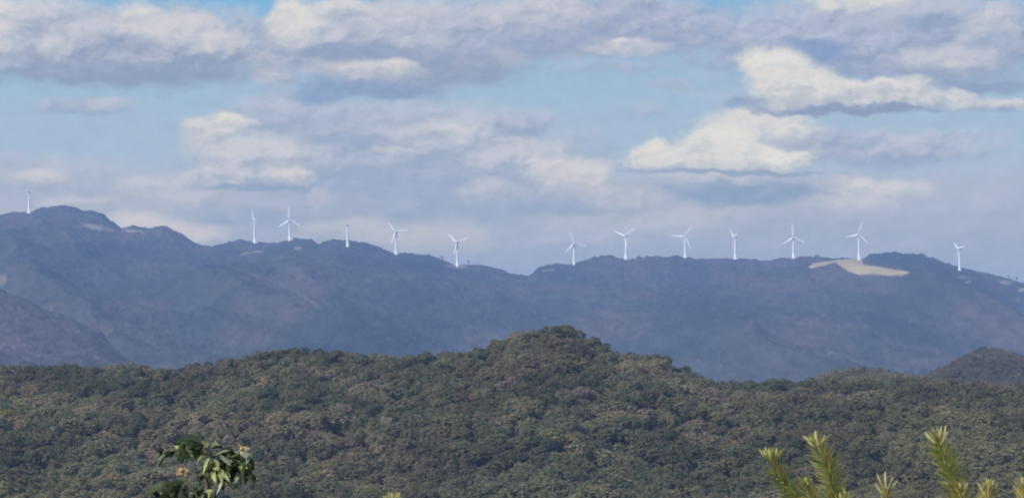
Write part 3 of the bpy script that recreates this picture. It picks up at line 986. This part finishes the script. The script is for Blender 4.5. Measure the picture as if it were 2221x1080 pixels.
# a tree poking above the right hill, and small trees along the far ridge
x, y, _ = at(2128, 757, 2095.0)
make_tree("broadleaf_tree", (x, y, hill_right.ground_at(x, y) - 0.2), 3.4, 3.0, 9.0, (0.05, 0.06, 0.045), "dark tree on the peak of the hill at the right edge", TEMPL_FAR[0])
for px, py, r, h, lab in ((958, 566, 4.2, 14, "small dark ridge tree left of the turbine on the pale pad"),
                          (1016, 575, 4.6, 15, "small dark ridge tree right of the turbine on the pale pad"),
                          (1772, 561, 6.0, 14, "low dark ridge tree above the left tip of the sandy clearing"),
                          (2189, 604, 4.0, 10, "small ridge tree beyond the last turbine near the right edge"),
                          (2206, 609, 5.0, 13, "taller ridge tree closest to the right edge")):
    gx, gy, gz = ridge_point(px, py)
    make_tree("ridge_tree", (gx, gy, gz - 1.5), r, h * 0.36, h, (0.045, 0.055, 0.042), lab, TEMPL_FAR[int(px) % 8], "single trees on the far ridge")


# ------------------------------------------------------------------ wind turbines
def ring_loft(rings, closed_ends=True):
    """rings: list of (k,3) arrays, lofted to a tube of quads with fan caps."""
    k = len(rings[0])
    V = np.concatenate(rings)
    faces = []
    for r in range(len(rings) - 1):
        for i in range(k):
            faces.append((r * k + i, r * k + (i + 1) % k, (r + 1) * k + (i + 1) % k, (r + 1) * k + i))
    me_faces = [tuple(f) for f in faces]
    if closed_ends:
        me_faces.append(tuple(range(k - 1, -1, -1)))
        me_faces.append(tuple((len(rings) - 1) * k + i for i in range(k)))
    return V, me_faces


def py_mesh(name, V, faces, flat=False):
    me = bpy.data.meshes.new(name)
    me.from_pydata([tuple(v) for v in V], [], faces)
    me.update()
    if not flat:
        smooth(me)
    return me


TOWER_H, BLADE = 56.0, 32.5


def tower_mesh(h):
    a = np.linspace(0, 2 * math.pi, 20, endpoint=False)
    rings = []
    for z, r in ((-6.0, 3.6), (0.3, 3.6), (0.3, 3.2), (h * 0.25, 3.0), (h * 0.6, 2.65), (h - 0.5, 2.3), (h, 2.3)):
        rings.append(np.stack([r * np.cos(a), r * np.sin(a), np.full_like(a, z)], axis=1))
    return py_mesh("tower", *ring_loft(rings))


def nacelle_mesh():
    rings = []
    a = np.linspace(0, 2 * math.pi, 16, endpoint=False)
    for y, w, hh in ((-3.0, 1.5, 1.5), (-2.6, 1.9, 1.9), (0, 2.1, 2.1), (4.5, 1.9, 1.9), (6.6, 1.4, 1.4), (7.0, 0.9, 0.9)):
        c, s = np.cos(a), np.sin(a)
        rings.append(np.stack([w * np.sign(c) * np.abs(c) ** 0.6, np.full_like(a, y), hh * np.sign(s) * np.abs(s) ** 0.6 + 1.2], axis=1))
    return py_mesh("nacelle", *ring_loft(rings))


def hub_mesh():
    a = np.linspace(0, 2 * math.pi, 16, endpoint=False)
    rings = []
    for y, r in ((1.4, 1.5), (0.6, 1.75), (-0.6, 1.7), (-1.6, 1.2), (-2.3, 0.6), (-2.6, 0.1)):
        rings.append(np.stack([r * np.cos(a), np.full_like(a, y), r * np.sin(a)], axis=1))
    return py_mesh("rotor_hub", *ring_loft(rings))


def blade_mesh():
    a = np.linspace(0, 2 * math.pi, 12, endpoint=False)
    rings = []
    for s, chord, thick, tw in ((0.03, 1.7, 1.7, 0), (0.09, 2.0, 1.6, 30), (0.17, 3.5, 1.0, 20), (0.30, 3.2, 0.72, 12), (0.5, 2.7, 0.5, 7),
                                (0.7, 2.2, 0.36, 4), (0.88, 1.6, 0.24, 2), (0.97, 1.1, 0.15, 1), (1.0, 0.4, 0.08, 0)):
        chord = chord * 1.35
        x = np.cos(a) * chord / 2 - chord * 0.12
        y = np.sin(a) * thick / 2 * (1 - 0.35 * np.cos(a))
        t = math.radians(tw)
        rings.append(np.stack([x * math.cos(t) - y * math.sin(t), x * math.sin(t) + y * math.cos(t), np.full_like(a, s * BLADE)], axis=1))
    return py_mesh("blade", *ring_loft(rings))


ME_NAC, ME_HUB, ME_BLADE = nacelle_mesh(), hub_mesh(), blade_mesh()
for m_ in (ME_NAC, ME_HUB, ME_BLADE):
    m_.materials.append(M_WHITE)

# hub column, hub row, blade angle clockwise from up, yaw of the rotor, size, label
TURBINES = [
    (63.2, 417, 60, -80, .9, "white wind turbine seen edge-on beside the highest peak, leftmost of all"),
    (552.5, 475.5, -15, -64, .86, "white wind turbine turned sideways, second from the left on the low ridge"),
    (628.3, 477.5, -1, -10, 1.0, "white wind turbine with one blade straight up left of the ridge notch"),
    (753.8, 489, 60, -87, .8, "white wind turbine seen edge-on just right of the ridge notch"),
    (859.0, 503.5, 82, -12, 1.0, "white wind turbine with one blade level to the right on the descending ridge"),
    (991.8, 525.8, 73, -25, .98, "white wind turbine on a pale cleared pad between two small trees"),
    (1245.0, 527.5, -16, 0, 1.0, "white wind turbine just right of the saddle, one blade pointing lower left"),
    (1357.3, 512, 54, -22, .98, "white wind turbine in the small skyline dip with its blades making a wide V"),
    (1486, 513.2, 35, -8, 1.0, "white wind turbine with one blade level to the left on the flat crest"),
    (1594.6, 514, -48, -72, .9, "white wind turbine turned sideways in the middle of the flat crest"),
    (1720.8, 514.8, -3, -10, 1.0, "white wind turbine like an upright Y turned over, left of the sandy clearing"),
    (1862.7, 508, 17, -6, 1.0, "white wind turbine standing on the sandy bare clearing"),
    (2081, 540, 76, -60, .72, "white wind turbine at the right end of the row, half turned away"),
]
for (hx, hy, ang, yaw, size, label), (bx, by) in zip(TURBINES, BASES):
    gx, gy, gz = ridge_point(bx, by)
    top = at(hx, hy, gy)
    root = empty("wind_turbine", (top[0], gy, gz))
    tag(root, label, "wind turbine", "wind turbines along the ridge")
    base_z = at(bx, by, gy)[2]
    root.location.z = base_z
    h = top[2] - base_z - 1.2
    tm = tower_mesh(h)
    tw = link("tower", tm, M_WHITE, root)
    yr = math.radians(yaw)
    nac = link("nacelle", ME_NAC, None, root)
    nac.location = (0, 0, h)
    nac.rotation_euler = (0, 0, yr)
    hub = link("rotor_hub", ME_HUB, None, root)
    off = -4.4
    hub.location = (-math.sin(yr) * off, math.cos(yr) * off, h + 1.2)
    hub.rotation_euler = (0, 0, yr)
    for k in range(3):
        bl = link("blade", ME_BLADE, None, hub)
        bl.rotation_euler = (0, math.radians(ang + 120 * k), 0)
        bl.scale = (1, 1, size)


# ------------------------------------------------------------------ plants in front of the viewer
def v3(*a):
    return np.array(a, dtype=float)


def unit(v):
    return v / (np.linalg.norm(v) + 1e-9)


def leaf_strip(path, width, fold=0.3, side=None, n=9, shape=0.8, blunt=False):
    """Leaf blade along a 3-D polyline path: two halves folded at the midrib. Returns verts, faces."""
    path = np.array(path, dtype=float)
    s = np.linspace(0, 1, n)
    seg = np.concatenate([[0], np.cumsum(np.linalg.norm(np.diff(path, axis=0), axis=1))]); seg /= seg[-1]
    pts = np.stack([np.interp(s, seg, path[:, k]) for k in range(3)], axis=1)
    pts[1:-1] = (pts[:-2] + 2 * pts[1:-1] + pts[2:]) / 4
    V = []
    for i in range(n):
        tan = unit(pts[min(i + 1, n - 1)] - pts[max(i - 1, 0)])
        sd = unit(side - tan * np.dot(side, tan)) if side is not None else unit(np.cross(tan, v3(0, 1, 0.2)))
        nor = unit(np.cross(sd, tan))
        w = width / 2 * max(0.03, math.sin(math.pi * min(1, (s[i] * 0.97 + 0.02)) ** shape)) ** 0.8
        if blunt:
            w = width / 2 * (0.55 + 0.45 * math.sin(math.pi * (0.15 + 0.75 * s[i]))) * (1.0 if i < n - 1 else 0.45)
        V += [pts[i] - sd * w + nor * w * fold, pts[i], pts[i] + sd * w + nor * w * fold]
    Fc = []
    for i in range(n - 1):
        a = i * 3
        Fc += [(a, a + 1, a + 4, a + 3), (a + 1, a + 2, a + 5, a + 4)]
    return np.array(V), Fc


class Builder:
    def __init__(self):
        self.V, self.Fc, self.C, self.n = [], [], [], 0

    def add(self, V, Fc, col):
        self.V.append(V)
        self.Fc += [tuple(i + self.n for i in f) for f in Fc]
        self.C += [col] * len(Fc)
        self.n += len(V)

    def build(self, name, mat, parent=None):
        me = py_mesh(name, np.concatenate(self.V), self.Fc)
        face_tint(me, np.array(self.C))
        return link(name, me, mat, parent)


def tube(path, radii, k=7):
    path = np.array(path, dtype=float)
    rings = []
    a = np.linspace(0, 2 * math.pi, k, endpoint=False)
    for i in range(len(path)):
        tan = unit(path[min(i + 1, len(path) - 1)] - path[max(i - 1, 0)])
        u = unit(np.cross(tan, v3(0.13, 1, 0.07))); w = np.cross(tan, u)
        rings.append(path[i] + radii[i] * (np.cos(a)[:, None] * u + np.sin(a)[:, None] * w))
    return ring_loft(rings)


def P(px, py, d):
    return v3(*at(px, py, d))


GROUND_NEAR = lambda x, y: -1.75 - 0.012 * y - 0.0009 * y * y     # the slope the viewer stands on
M_SHRUB = leaf_material("shrub_leaves", 0.6, 0.25, 0.25)
M_PETAL = leaf_material("petals", 0.6, 0.2, 0.3)
M_STEM = stem_material("green_stem", (0.07, 0.08, 0.035), (0.13, 0.12, 0.06))
M_WOODY = stem_material("woody_stem", (0.12, 0.06, 0.035), (0.20, 0.11, 0.06))
M_SHOOT = leaf_material("shoot_leaves", 0.8, 0.12, 0.35)
PXM = 10.2 / F                                                     # metres per photo pixel at the plants


def flowering_shrub():
    d0 = 10.2
    rng = np.random.default_rng(5)
    bx, by, _ = at(430, 1080, d0)
    gz = GROUND_NEAR(bx, by)
    root = empty("flowering_shrub", (bx, by, gz))
    tag(root, "leafy shrub with drooping leaves and two ragged yellow flowers", "shrub")
    O = v3(bx, by, gz)
    dk, md, lt, gr, br = (0.018, 0.030, 0.013), (0.055, 0.080, 0.028), (0.34, 0.37, 0.15), (0.19, 0.22, 0.13), (0.52, 0.50, 0.36)  # sunlight painted into lt and some gr leaves; dk also darkens the interior
    fol = Builder()
    # stem base -> bend -> tip, width and tint of each leaf, in photo pixels, and how far it stands before the stem
    leaves = [
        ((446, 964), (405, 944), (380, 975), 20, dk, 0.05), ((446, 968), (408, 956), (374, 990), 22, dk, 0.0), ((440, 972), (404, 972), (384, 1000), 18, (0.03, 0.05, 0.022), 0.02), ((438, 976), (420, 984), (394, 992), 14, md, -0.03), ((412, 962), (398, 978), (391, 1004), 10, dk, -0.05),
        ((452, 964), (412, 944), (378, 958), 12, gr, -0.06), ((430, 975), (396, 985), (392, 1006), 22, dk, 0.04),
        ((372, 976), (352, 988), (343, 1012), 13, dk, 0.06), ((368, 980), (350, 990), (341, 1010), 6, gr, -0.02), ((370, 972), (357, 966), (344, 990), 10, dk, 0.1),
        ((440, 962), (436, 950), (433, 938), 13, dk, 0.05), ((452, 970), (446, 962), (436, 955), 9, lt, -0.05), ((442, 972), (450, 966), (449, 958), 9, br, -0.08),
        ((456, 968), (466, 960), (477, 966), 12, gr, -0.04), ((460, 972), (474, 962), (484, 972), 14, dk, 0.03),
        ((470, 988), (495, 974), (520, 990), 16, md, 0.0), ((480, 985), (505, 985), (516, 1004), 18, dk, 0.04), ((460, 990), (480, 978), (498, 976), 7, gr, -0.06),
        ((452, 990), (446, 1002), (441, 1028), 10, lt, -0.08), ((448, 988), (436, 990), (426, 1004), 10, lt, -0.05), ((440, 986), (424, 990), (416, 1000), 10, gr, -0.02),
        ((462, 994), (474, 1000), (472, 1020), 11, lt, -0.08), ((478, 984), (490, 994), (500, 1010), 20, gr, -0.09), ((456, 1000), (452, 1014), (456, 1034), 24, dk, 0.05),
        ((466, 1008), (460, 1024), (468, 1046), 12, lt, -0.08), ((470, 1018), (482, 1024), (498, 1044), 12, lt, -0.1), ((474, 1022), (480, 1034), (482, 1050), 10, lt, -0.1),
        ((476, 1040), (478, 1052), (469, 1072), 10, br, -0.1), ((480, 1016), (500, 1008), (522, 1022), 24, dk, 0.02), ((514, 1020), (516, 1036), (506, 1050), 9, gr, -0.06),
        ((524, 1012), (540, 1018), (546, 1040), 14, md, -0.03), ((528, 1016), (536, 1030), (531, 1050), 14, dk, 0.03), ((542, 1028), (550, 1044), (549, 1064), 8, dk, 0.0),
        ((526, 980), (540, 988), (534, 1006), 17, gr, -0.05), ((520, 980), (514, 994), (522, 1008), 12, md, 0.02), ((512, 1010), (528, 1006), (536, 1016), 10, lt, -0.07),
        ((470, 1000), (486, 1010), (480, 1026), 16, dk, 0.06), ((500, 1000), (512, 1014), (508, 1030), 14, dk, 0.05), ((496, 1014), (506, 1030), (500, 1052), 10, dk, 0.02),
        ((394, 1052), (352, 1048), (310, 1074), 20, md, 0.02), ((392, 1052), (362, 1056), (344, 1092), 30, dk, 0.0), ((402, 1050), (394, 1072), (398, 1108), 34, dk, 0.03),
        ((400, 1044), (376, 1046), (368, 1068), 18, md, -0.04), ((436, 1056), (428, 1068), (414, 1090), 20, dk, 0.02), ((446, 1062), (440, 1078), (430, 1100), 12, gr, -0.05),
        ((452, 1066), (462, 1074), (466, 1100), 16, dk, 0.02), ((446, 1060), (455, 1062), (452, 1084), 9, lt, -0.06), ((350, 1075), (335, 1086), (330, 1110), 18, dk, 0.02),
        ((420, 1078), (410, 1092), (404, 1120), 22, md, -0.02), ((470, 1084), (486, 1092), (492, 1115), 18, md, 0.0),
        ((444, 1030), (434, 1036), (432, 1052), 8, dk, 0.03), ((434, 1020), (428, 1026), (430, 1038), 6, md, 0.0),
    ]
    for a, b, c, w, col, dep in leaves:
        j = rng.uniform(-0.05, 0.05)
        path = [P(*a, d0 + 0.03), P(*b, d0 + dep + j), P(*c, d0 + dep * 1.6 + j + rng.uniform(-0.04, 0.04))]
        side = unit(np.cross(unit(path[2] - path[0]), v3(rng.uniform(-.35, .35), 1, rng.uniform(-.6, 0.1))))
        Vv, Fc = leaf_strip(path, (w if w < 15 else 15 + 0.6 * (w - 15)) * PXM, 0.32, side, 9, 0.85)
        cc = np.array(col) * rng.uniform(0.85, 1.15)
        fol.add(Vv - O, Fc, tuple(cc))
    # smaller leaves that fill the clusters
    for cx, cy, sx, sy, n_ in ((405, 968, 34, 16, 26), (480, 998, 38, 22, 44), (525, 1005, 20, 20, 22), (475, 1035, 28, 16, 20), (370, 1066, 40, 12, 24), (445, 1070, 22, 12, 14)):
        for k in range(n_):
            px, py = cx + rng.normal(0, 0.6) * sx, cy + rng.normal(0, 0.6) * sy
            a = rng.uniform(-1.3, 1.3)
            ln = rng.uniform(14, 30)
            q1 = (px + math.sin(a) * ln * 0.55, py + rng.uniform(-2, 6)); q2 = (px + math.sin(a) * ln * 0.9, py + ln * rng.uniform(0.35, 0.95))
            j = rng.uniform(-0.06, 0.12)
            path = [P(px, py, d0 + j), P(*q1, d0 + j - 0.02), P(*q2, d0 + j)]
            side = unit(np.cross(unit(path[2] - path[0]), v3(rng.uniform(-.5, .5), 1, rng.uniform(-.9, 0.3))))
            Vv, Fc = leaf_strip(path, rng.uniform(6, 13) * PXM, 0.35, side, 7, 0.85)
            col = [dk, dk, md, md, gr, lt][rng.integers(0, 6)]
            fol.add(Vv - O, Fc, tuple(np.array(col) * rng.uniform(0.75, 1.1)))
    # leaves lower down, beneath the frame
    for k in range(46):
        px, py = rng.uniform(330, 540), rng.uniform(1110, 1700)
        a = rng.uniform(0, 6.28)
        b = P(px, py, d0 + rng.uniform(-0.15, 0.15))
        path = [b, b + v3(math.cos(a) * .05, math.sin(a) * .05, .01), b + v3(math.cos(a) * .09, math.sin(a) * .09, -.05)]
        Vv, Fc = leaf_strip(path, 0.034, 0.3, None, 7)
        fol.add(Vv - O, Fc, tuple(np.array(md) * rng.uniform(0.5, 1.3)))
    st = Builder()
    stems = [
        [(430, 1900), (434, 1500), (440, 1200), (446, 1090), (452, 1030), (448, 985), (444, 962)],
        [(449, 1060), (468, 1015), (495, 995), (515, 985), (525, 974)],
        [(438, 1120), (425, 1070), (407, 1048), (396, 1024)],
        [(448, 985), (420, 975), (385, 975), (368, 978)],
        [(405, 1300), (398, 1120), (398, 1052)],
        [(468, 1015), (500, 1012), (525, 1010), (545, 1030)],
        [(452, 1030), (470, 1020), (476, 1042)],
    ]
    for k, s in enumerate(stems):
        path = [P(x, y, d0 + 0.02) for x, y in s]
        if k == 0:
            path[0] = v3(bx, by, gz - 0.05)
        r0 = (0.010 if k == 0 else 0.005)
        radii = np.linspace(r0, 0.0028, len(path))
        Vv, Fc = tube(path, radii)
        st.add(Vv - O, Fc, (0.1, 0.1, 0.05))
    st.build("stem", M_STEM, root)
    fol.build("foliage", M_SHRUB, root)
    # flowers: ragged ray petals round a domed eye
    for fx, fy, tilt, petals in ((394, 1019, 0.1, [(-100, 17), (-70, 12), (-45, 8), (-10, 13), (30, 10), (62, 15), (85, 20), (112, 14), (135, 16), (170, 9), (-130, 18), (-155, 12)]),
                                 (524, 973, -0.1, [(-58, 17), (-40, 22), (-75, 12), (-10, 8), (20, 8), (70, 20), (88, 26), (60, 14), (110, 14), (150, 12), (190, 13), (-120, 10)])):
        c = P(fx, fy, d0 - 0.07)
        fl = Builder()
        for a_, ln in petals:
            a = math.radians(a_ + rng.uniform(-6, 6))
            dirv = v3(math.sin(a), rng.uniform(-0.55, 0.1), math.cos(a))
            path = [c, c + unit(dirv) * ln * 0.54 * PXM, c + unit(dirv) * ln * 0.84 * PXM + v3(0, -0.004, -0.003)]
            Vv, Fc = leaf_strip(path, rng.uniform(5, 7.5) * PXM, 0.25, unit(np.cross(dirv, v3(0.1, 1, 0.2))), 7, 0.8)
            col = [(0.50, 0.34, 0.19), (0.52, 0.41, 0.27), (0.42, 0.27, 0.15), (0.46, 0.41, 0.31)][rng.integers(0, 4)]
            fl.add(Vv - O, Fc, col)
        f = fl.build("flower", M_PETAL, root)
        ey = Builder()
        a = np.linspace(0, 2 * math.pi, 12, endpoint=False)
        rings = []
        for h, r in ((0.004, 4.4), (-0.004, 4.8), (-0.008, 3.6), (-0.010, 1.9), (-0.011, 0.4)):
            rings.append(c + np.stack([np.cos(a) * r * PXM, np.full_like(a, h), np.sin(a) * r * PXM], axis=1))
        Vv, Fc = ring_loft(rings)
        ey.add(Vv - O, Fc, (0.52, 0.40, 0.20))
        ey.build("flower_eye", M_PETAL, f)
    return root


flowering_shrub()


def shoot_plant(label, shoots, d0, seed, group):
    """A shrub of upright leafy shoots; each shoot: axis pixels from tip down, half width, warm, leaf length."""
    rng = np.random.default_rng(seed)
    lx = shoots[0]['axis'][-1][0]
    bx, by, _ = at(lx, 1080, d0)
    gz = GROUND_NEAR(bx, by)
    O = v3(bx, by, gz)
    root = empty("leafy_shrub", (bx, by, gz))
    tag(root, label, "shrub", group)
    for sh in shoots:
        dd = d0 + sh.get('dep', 0.0)
        ax = [P(x, y, dd) for x, y in sh['axis']]
        # the axis goes on down to the base of the shrub
        last = ax[-1]
        ax += [last * 0.45 + v3(bx, by, gz) * 0.55 + v3(0, 0, 0.05), v3(bx + rng.uniform(-.02, .02), by, gz - 0.04)]
        ax = np.array(ax)
        seg = np.concatenate([[0], np.cumsum(np.linalg.norm(np.diff(ax, axis=0), axis=1))])
        total = seg[-1]
        pt = lambda s: v3(*[np.interp(s, seg, ax[:, k]) for k in range(3)])
        ss = np.linspace(0, total, 24)
        Vv, Fc = tube([pt(s) for s in ss], np.linspace(0.0032, 0.011, 24))
        b = Builder(); b.add(Vv - O, Fc, (.1, .1, .05))
        stem = b.build("shoot", sh.get('stem', M_WOODY), root)
        fo, tips = Builder(), Builder()
        ln0, hw = sh.get('len', 36) * PXM, sh['half'] * PXM
        step = sh.get('step', 1.15) * 0.54 * PXM
        s, a = 6 * PXM, rng.uniform(0, 6)
        top_len = 30 * PXM
        while s < min(total * 0.75, 0.62):
            p = pt(s)
            tan = unit(pt(max(0, s - 0.02)) - pt(s + 0.02))      # towards the tip
            u = unit(np.cross(tan, v3(0, 1, 0.05))); w = np.cross(tan, u)
            a += 2.4 + rng.uniform(-.3, .3)
            out = math.cos(a) * u + math.sin(a) * w
            grow = min(1.0, 0.45 + s / (60 * PXM))
            ang = math.radians(rng.uniform(28, 66)) if s > top_len else math.radians(rng.uniform(10, 42))
            ln = ln0 * rng.uniform(0.8, 1.22) * (0.75 + 0.25 * grow)
            dirv = unit(tan * math.cos(ang) + out * math.sin(ang))
            tip = p + dirv * ln + v3(0, 0, rng.uniform(-.1, .12) * ln) + out * ln * rng.uniform(-.05, .12)
            path = [p, p + dirv * ln * 0.5 + out * 0.03 * ln, tip]
            Vv, Fc = leaf_strip(path, rng.uniform(2.6, 4.6) * PXM, 0.25, unit(np.cross(dirv, out + v3(0, -0.6, 0.2))), 6, 0.75)
            q = rng.uniform()
            warm = sh.get('warm', 0.3)
            if q < warm:
                col = np.array((0.36, 0.33, 0.13))
            elif q < 0.8:
                col = np.array((0.28, 0.33, 0.12))
            else:
                col = np.array((0.20, 0.26, 0.10))
            if rng.uniform() < 0.03:
                col = np.array((0.30, 0.20, 0.09))
            col = np.array((1.54, 1.40, 1.3)) * col * sh.get('shade', 1.0)
            fo.add(Vv - O, Fc, tuple(col * rng.uniform(0.8, 1.15)))
            s += step * rng.uniform(0.7, 1.3)
        # the pale new leaves that fan out at the top
        for (tx, ty, ex_, ey_, wd) in sh['tips']:
            p0, p1 = P(tx, ty, dd + rng.uniform(-.02, .01)), P(ex_, ey_, dd + rng.uniform(-.05, .03))
            mid = (p0 + p1) / 2 + v3(rng.uniform(-.004, .004), -0.01, 0)
            Vv, Fc = leaf_strip([p0, mid, p1], wd * 0.62 * PXM, 0.25, unit(np.cross(p1 - p0, v3(rng.uniform(-.3, .3), 1, 0))), 7, 1.15, True)
            tips.add(Vv - O, Fc, tuple((0.52 * np.array(sh.get('tipcol', (0.62, 0.56, 0.30))) + np.array((0.12, 0.12, 0.02))) * rng.uniform(0.85, 1.1)))
        fo.build("foliage", M_SHOOT, stem)
        tips.build("tip_leaves", M_SHOOT, stem)


def fan(cx, cy, spread, rise, n, rng, lean=0.0, wd=7.0):
    out = []
    for k in range(n):
        f = (k + 0.5) / n * 2 - 1
        ex_ = cx + f * spread + lean + rng.uniform(-2, 2)
        ey_ = cy - rise * (1 - 0.35 * f * f) + rng.uniform(-5, 4)
        out.append((cx + f * spread * 0.35, cy + rng.uniform(-2, 10), ex_, ey_, wd * rng.uniform(0.8, 1.2)))
    return out


fr = np.random.default_rng(9)
GSH = "leafy shrubs along the lower right edge"
shoot_plant("yellow green shrub of two tall leaning leafy shoots with cream tips", [
    dict(axis=[(1676, 992), (1690, 1030), (1716, 1066), (1760, 1110), (1790, 1180)], half=30, len=38, warm=.12, shade=.8, step=1.3,
         tips=fan(1675, 994, 32, 26, 8, fr, -2), tipcol=(0.52, 0.52, 0.24)),
    dict(axis=[(1776, 962), (1788, 990), (1800, 1030), (1812, 1080), (1815, 1180)], half=34, len=42, warm=.3, step=1.0, dep=.06,
         tips=[(1770, 966, 1742, 945, 11), (1772, 960, 1756, 948, 8), (1774, 966, 1768, 934, 11), (1778, 966, 1790, 942, 7), (1782, 966, 1802, 940, 7), (1777, 970, 1779, 950, 6), (1768, 972, 1752, 958, 6)],
         tipcol=(0.68, 0.62, 0.40)),
    dict(axis=[(1748, 1050), (1762, 1080), (1786, 1130), (1800, 1190)], half=26, len=36, warm=.55, step=1.2, dep=-.06,
         tips=fan(1748, 1052, 16, 20, 5, fr), tipcol=(0.60, 0.54, 0.20)),
    dict(axis=[(1832, 1082), (1828, 1120), (1812, 1190)], half=22, len=34, warm=.55, step=1.3, dep=-.1,
         tips=fan(1830, 1080, 14, 16, 4, fr), tipcol=(0.60, 0.52, 0.22)),
], 10.2, 31, GSH)
shoot_plant("short shoot with splayed pale leaves and a reddish stem", [
    dict(axis=[(1924, 1062), (1922, 1090), (1918, 1130), (1920, 1200)], half=24, len=34, warm=.4, shade=.75, step=2.0,
         tips=[(1918, 1062, 1902, 1026, 7), (1922, 1058, 1920, 1022, 8), (1926, 1060, 1938, 1034, 6), (1928, 1066, 1948, 1040, 6), (1916, 1070, 1898, 1050, 6), (1926, 1066, 1932, 1042, 6)],
         tipcol=(0.56, 0.50, 0.32)),
], 10.3, 32, GSH)
shoot_plant("tall bright green shoot with a cream pink tip and lower side shoots", [
    dict(axis=[(2033, 955), (2046, 985), (2060, 1020), (2072, 1060), (2085, 1110), (2095, 1190)], half=30, len=40, warm=.15, step=.95,
         tips=[(2026, 962, 2006, 936, 8), (2028, 960, 2014, 944, 6), (2030, 958, 2026, 928, 8), (2033, 956, 2034, 926, 7), (2036, 956, 2042, 924, 7), (2040, 960, 2052, 922, 8), (2040, 964, 2056, 934, 7), (2034, 962, 2031, 938, 6)],
         tipcol=(0.66, 0.55, 0.36)),
    dict(axis=[(2086, 1062), (2092, 1090), (2098, 1130), (2098, 1190)], half=20, len=32, warm=.6, step=1.5, dep=-.05,
         tips=fan(2086, 1064, 14, 22, 5, fr), tipcol=(0.62, 0.50, 0.28)),
    dict(axis=[(2143, 1064), (2140, 1090), (2126, 1140), (2110, 1200)], half=26, len=36, warm=.6, step=1.3, dep=.05,
         tips=fan(2143, 1064, 24, 26, 7, fr), tipcol=(0.60, 0.50, 0.28)),
], 10.1, 33, GSH)
shoot_plant("pale tipped leafy shoot cut off by the lower right corner", [
    dict(axis=[(2219, 1062), (2224, 1100), (2228, 1190)], half=26, len=36, warm=.6, step=1.3,
         tips=fan(2217, 1062, 18, 30, 6, fr), tipcol=(0.62, 0.52, 0.32)),
], 10.25, 34, GSH)
shoot_plant("pale leaf tips of a low shoot just reaching into the bottom edge left of centre", [
    dict(axis=[(852, 1090), (854, 1120), (856, 1190)], half=22, len=34, warm=.5, step=1.4,
         tips=fan(852, 1090, 24, 24, 8, fr), tipcol=(0.56, 0.54, 0.30)),
], 10.2, 35, GSH)


# ------------------------------------------------------------------ ground out to the horizon, and the air
def build_ground():
    r = np.concatenate([np.linspace(0.0, 40, 41), np.geomspace(44, 15000, 70)])
    th = np.linspace(0, 2 * math.pi, 97)
    R, T = np.meshgrid(r, th, indexing='ij')
    X, Y = R * np.sin(T), R * np.cos(T)
    yy = np.maximum(Y, 0)
    knoll = np.where(Y > 0, -1.75 - 0.012 * yy - 0.0009 * yy * yy, -1.75)
    side = -0.0004 * X * X
    back = -0.00012 * np.minimum(Y, 0) ** 2
    Z = np.maximum(knoll + side + back, -118 + 6 * (fbm(X / 900, Y / 900, 3, 3) - 0.5))
    Pp = np.stack([X, Y, Z], axis=-1)
    me = quad_mesh("ground", Pp.reshape(-1, 3), grid_faces(*Pp.shape[:2])[:, ::-1])
    smooth(me)
    tag(link("ground", me, M_GRASS), "open ground sloping down from the viewpoint into the valley", "ground", kind='structure')


build_ground()


def build_haze():
    x, y0, y1, z0, z1 = 15600.0, -15600.0, 15600.0, -123.0, HAZE_TOP
    V = [(-x, y0, z0), (x, y0, z0), (x, y1, z0), (-x, y1, z0), (-x, y0, z1), (x, y0, z1), (x, y1, z1), (-x, y1, z1)]
    Fc = [(0, 3, 2, 1), (4, 5, 6, 7), (0, 1, 5, 4), (1, 2, 6, 5), (2, 3, 7, 6), (3, 0, 4, 7)]
    me = py_mesh("haze", V, Fc, flat=True)
    m = bpy.data.materials.new("haze_air")
    m.use_nodes = True
    nt = m.node_tree
    nt.nodes.clear()
    pv = nt.nodes.new('ShaderNodeVolumePrincipled')
    pv.inputs['Color'].default_value = (0.345, 0.54, 1.0, 1)
    pv.inputs['Density'].default_value = HAZE_DENSITY
    pv.inputs['Anisotropy'].default_value = 0.0
    out = nt.nodes.new('ShaderNodeOutputMaterial')
    nt.links.new(pv.outputs[0], out.inputs['Volume'])
    tag(link("haze", me, m), "thin blue haze between the viewer and the far ridge", "haze", kind='stuff')


build_haze()
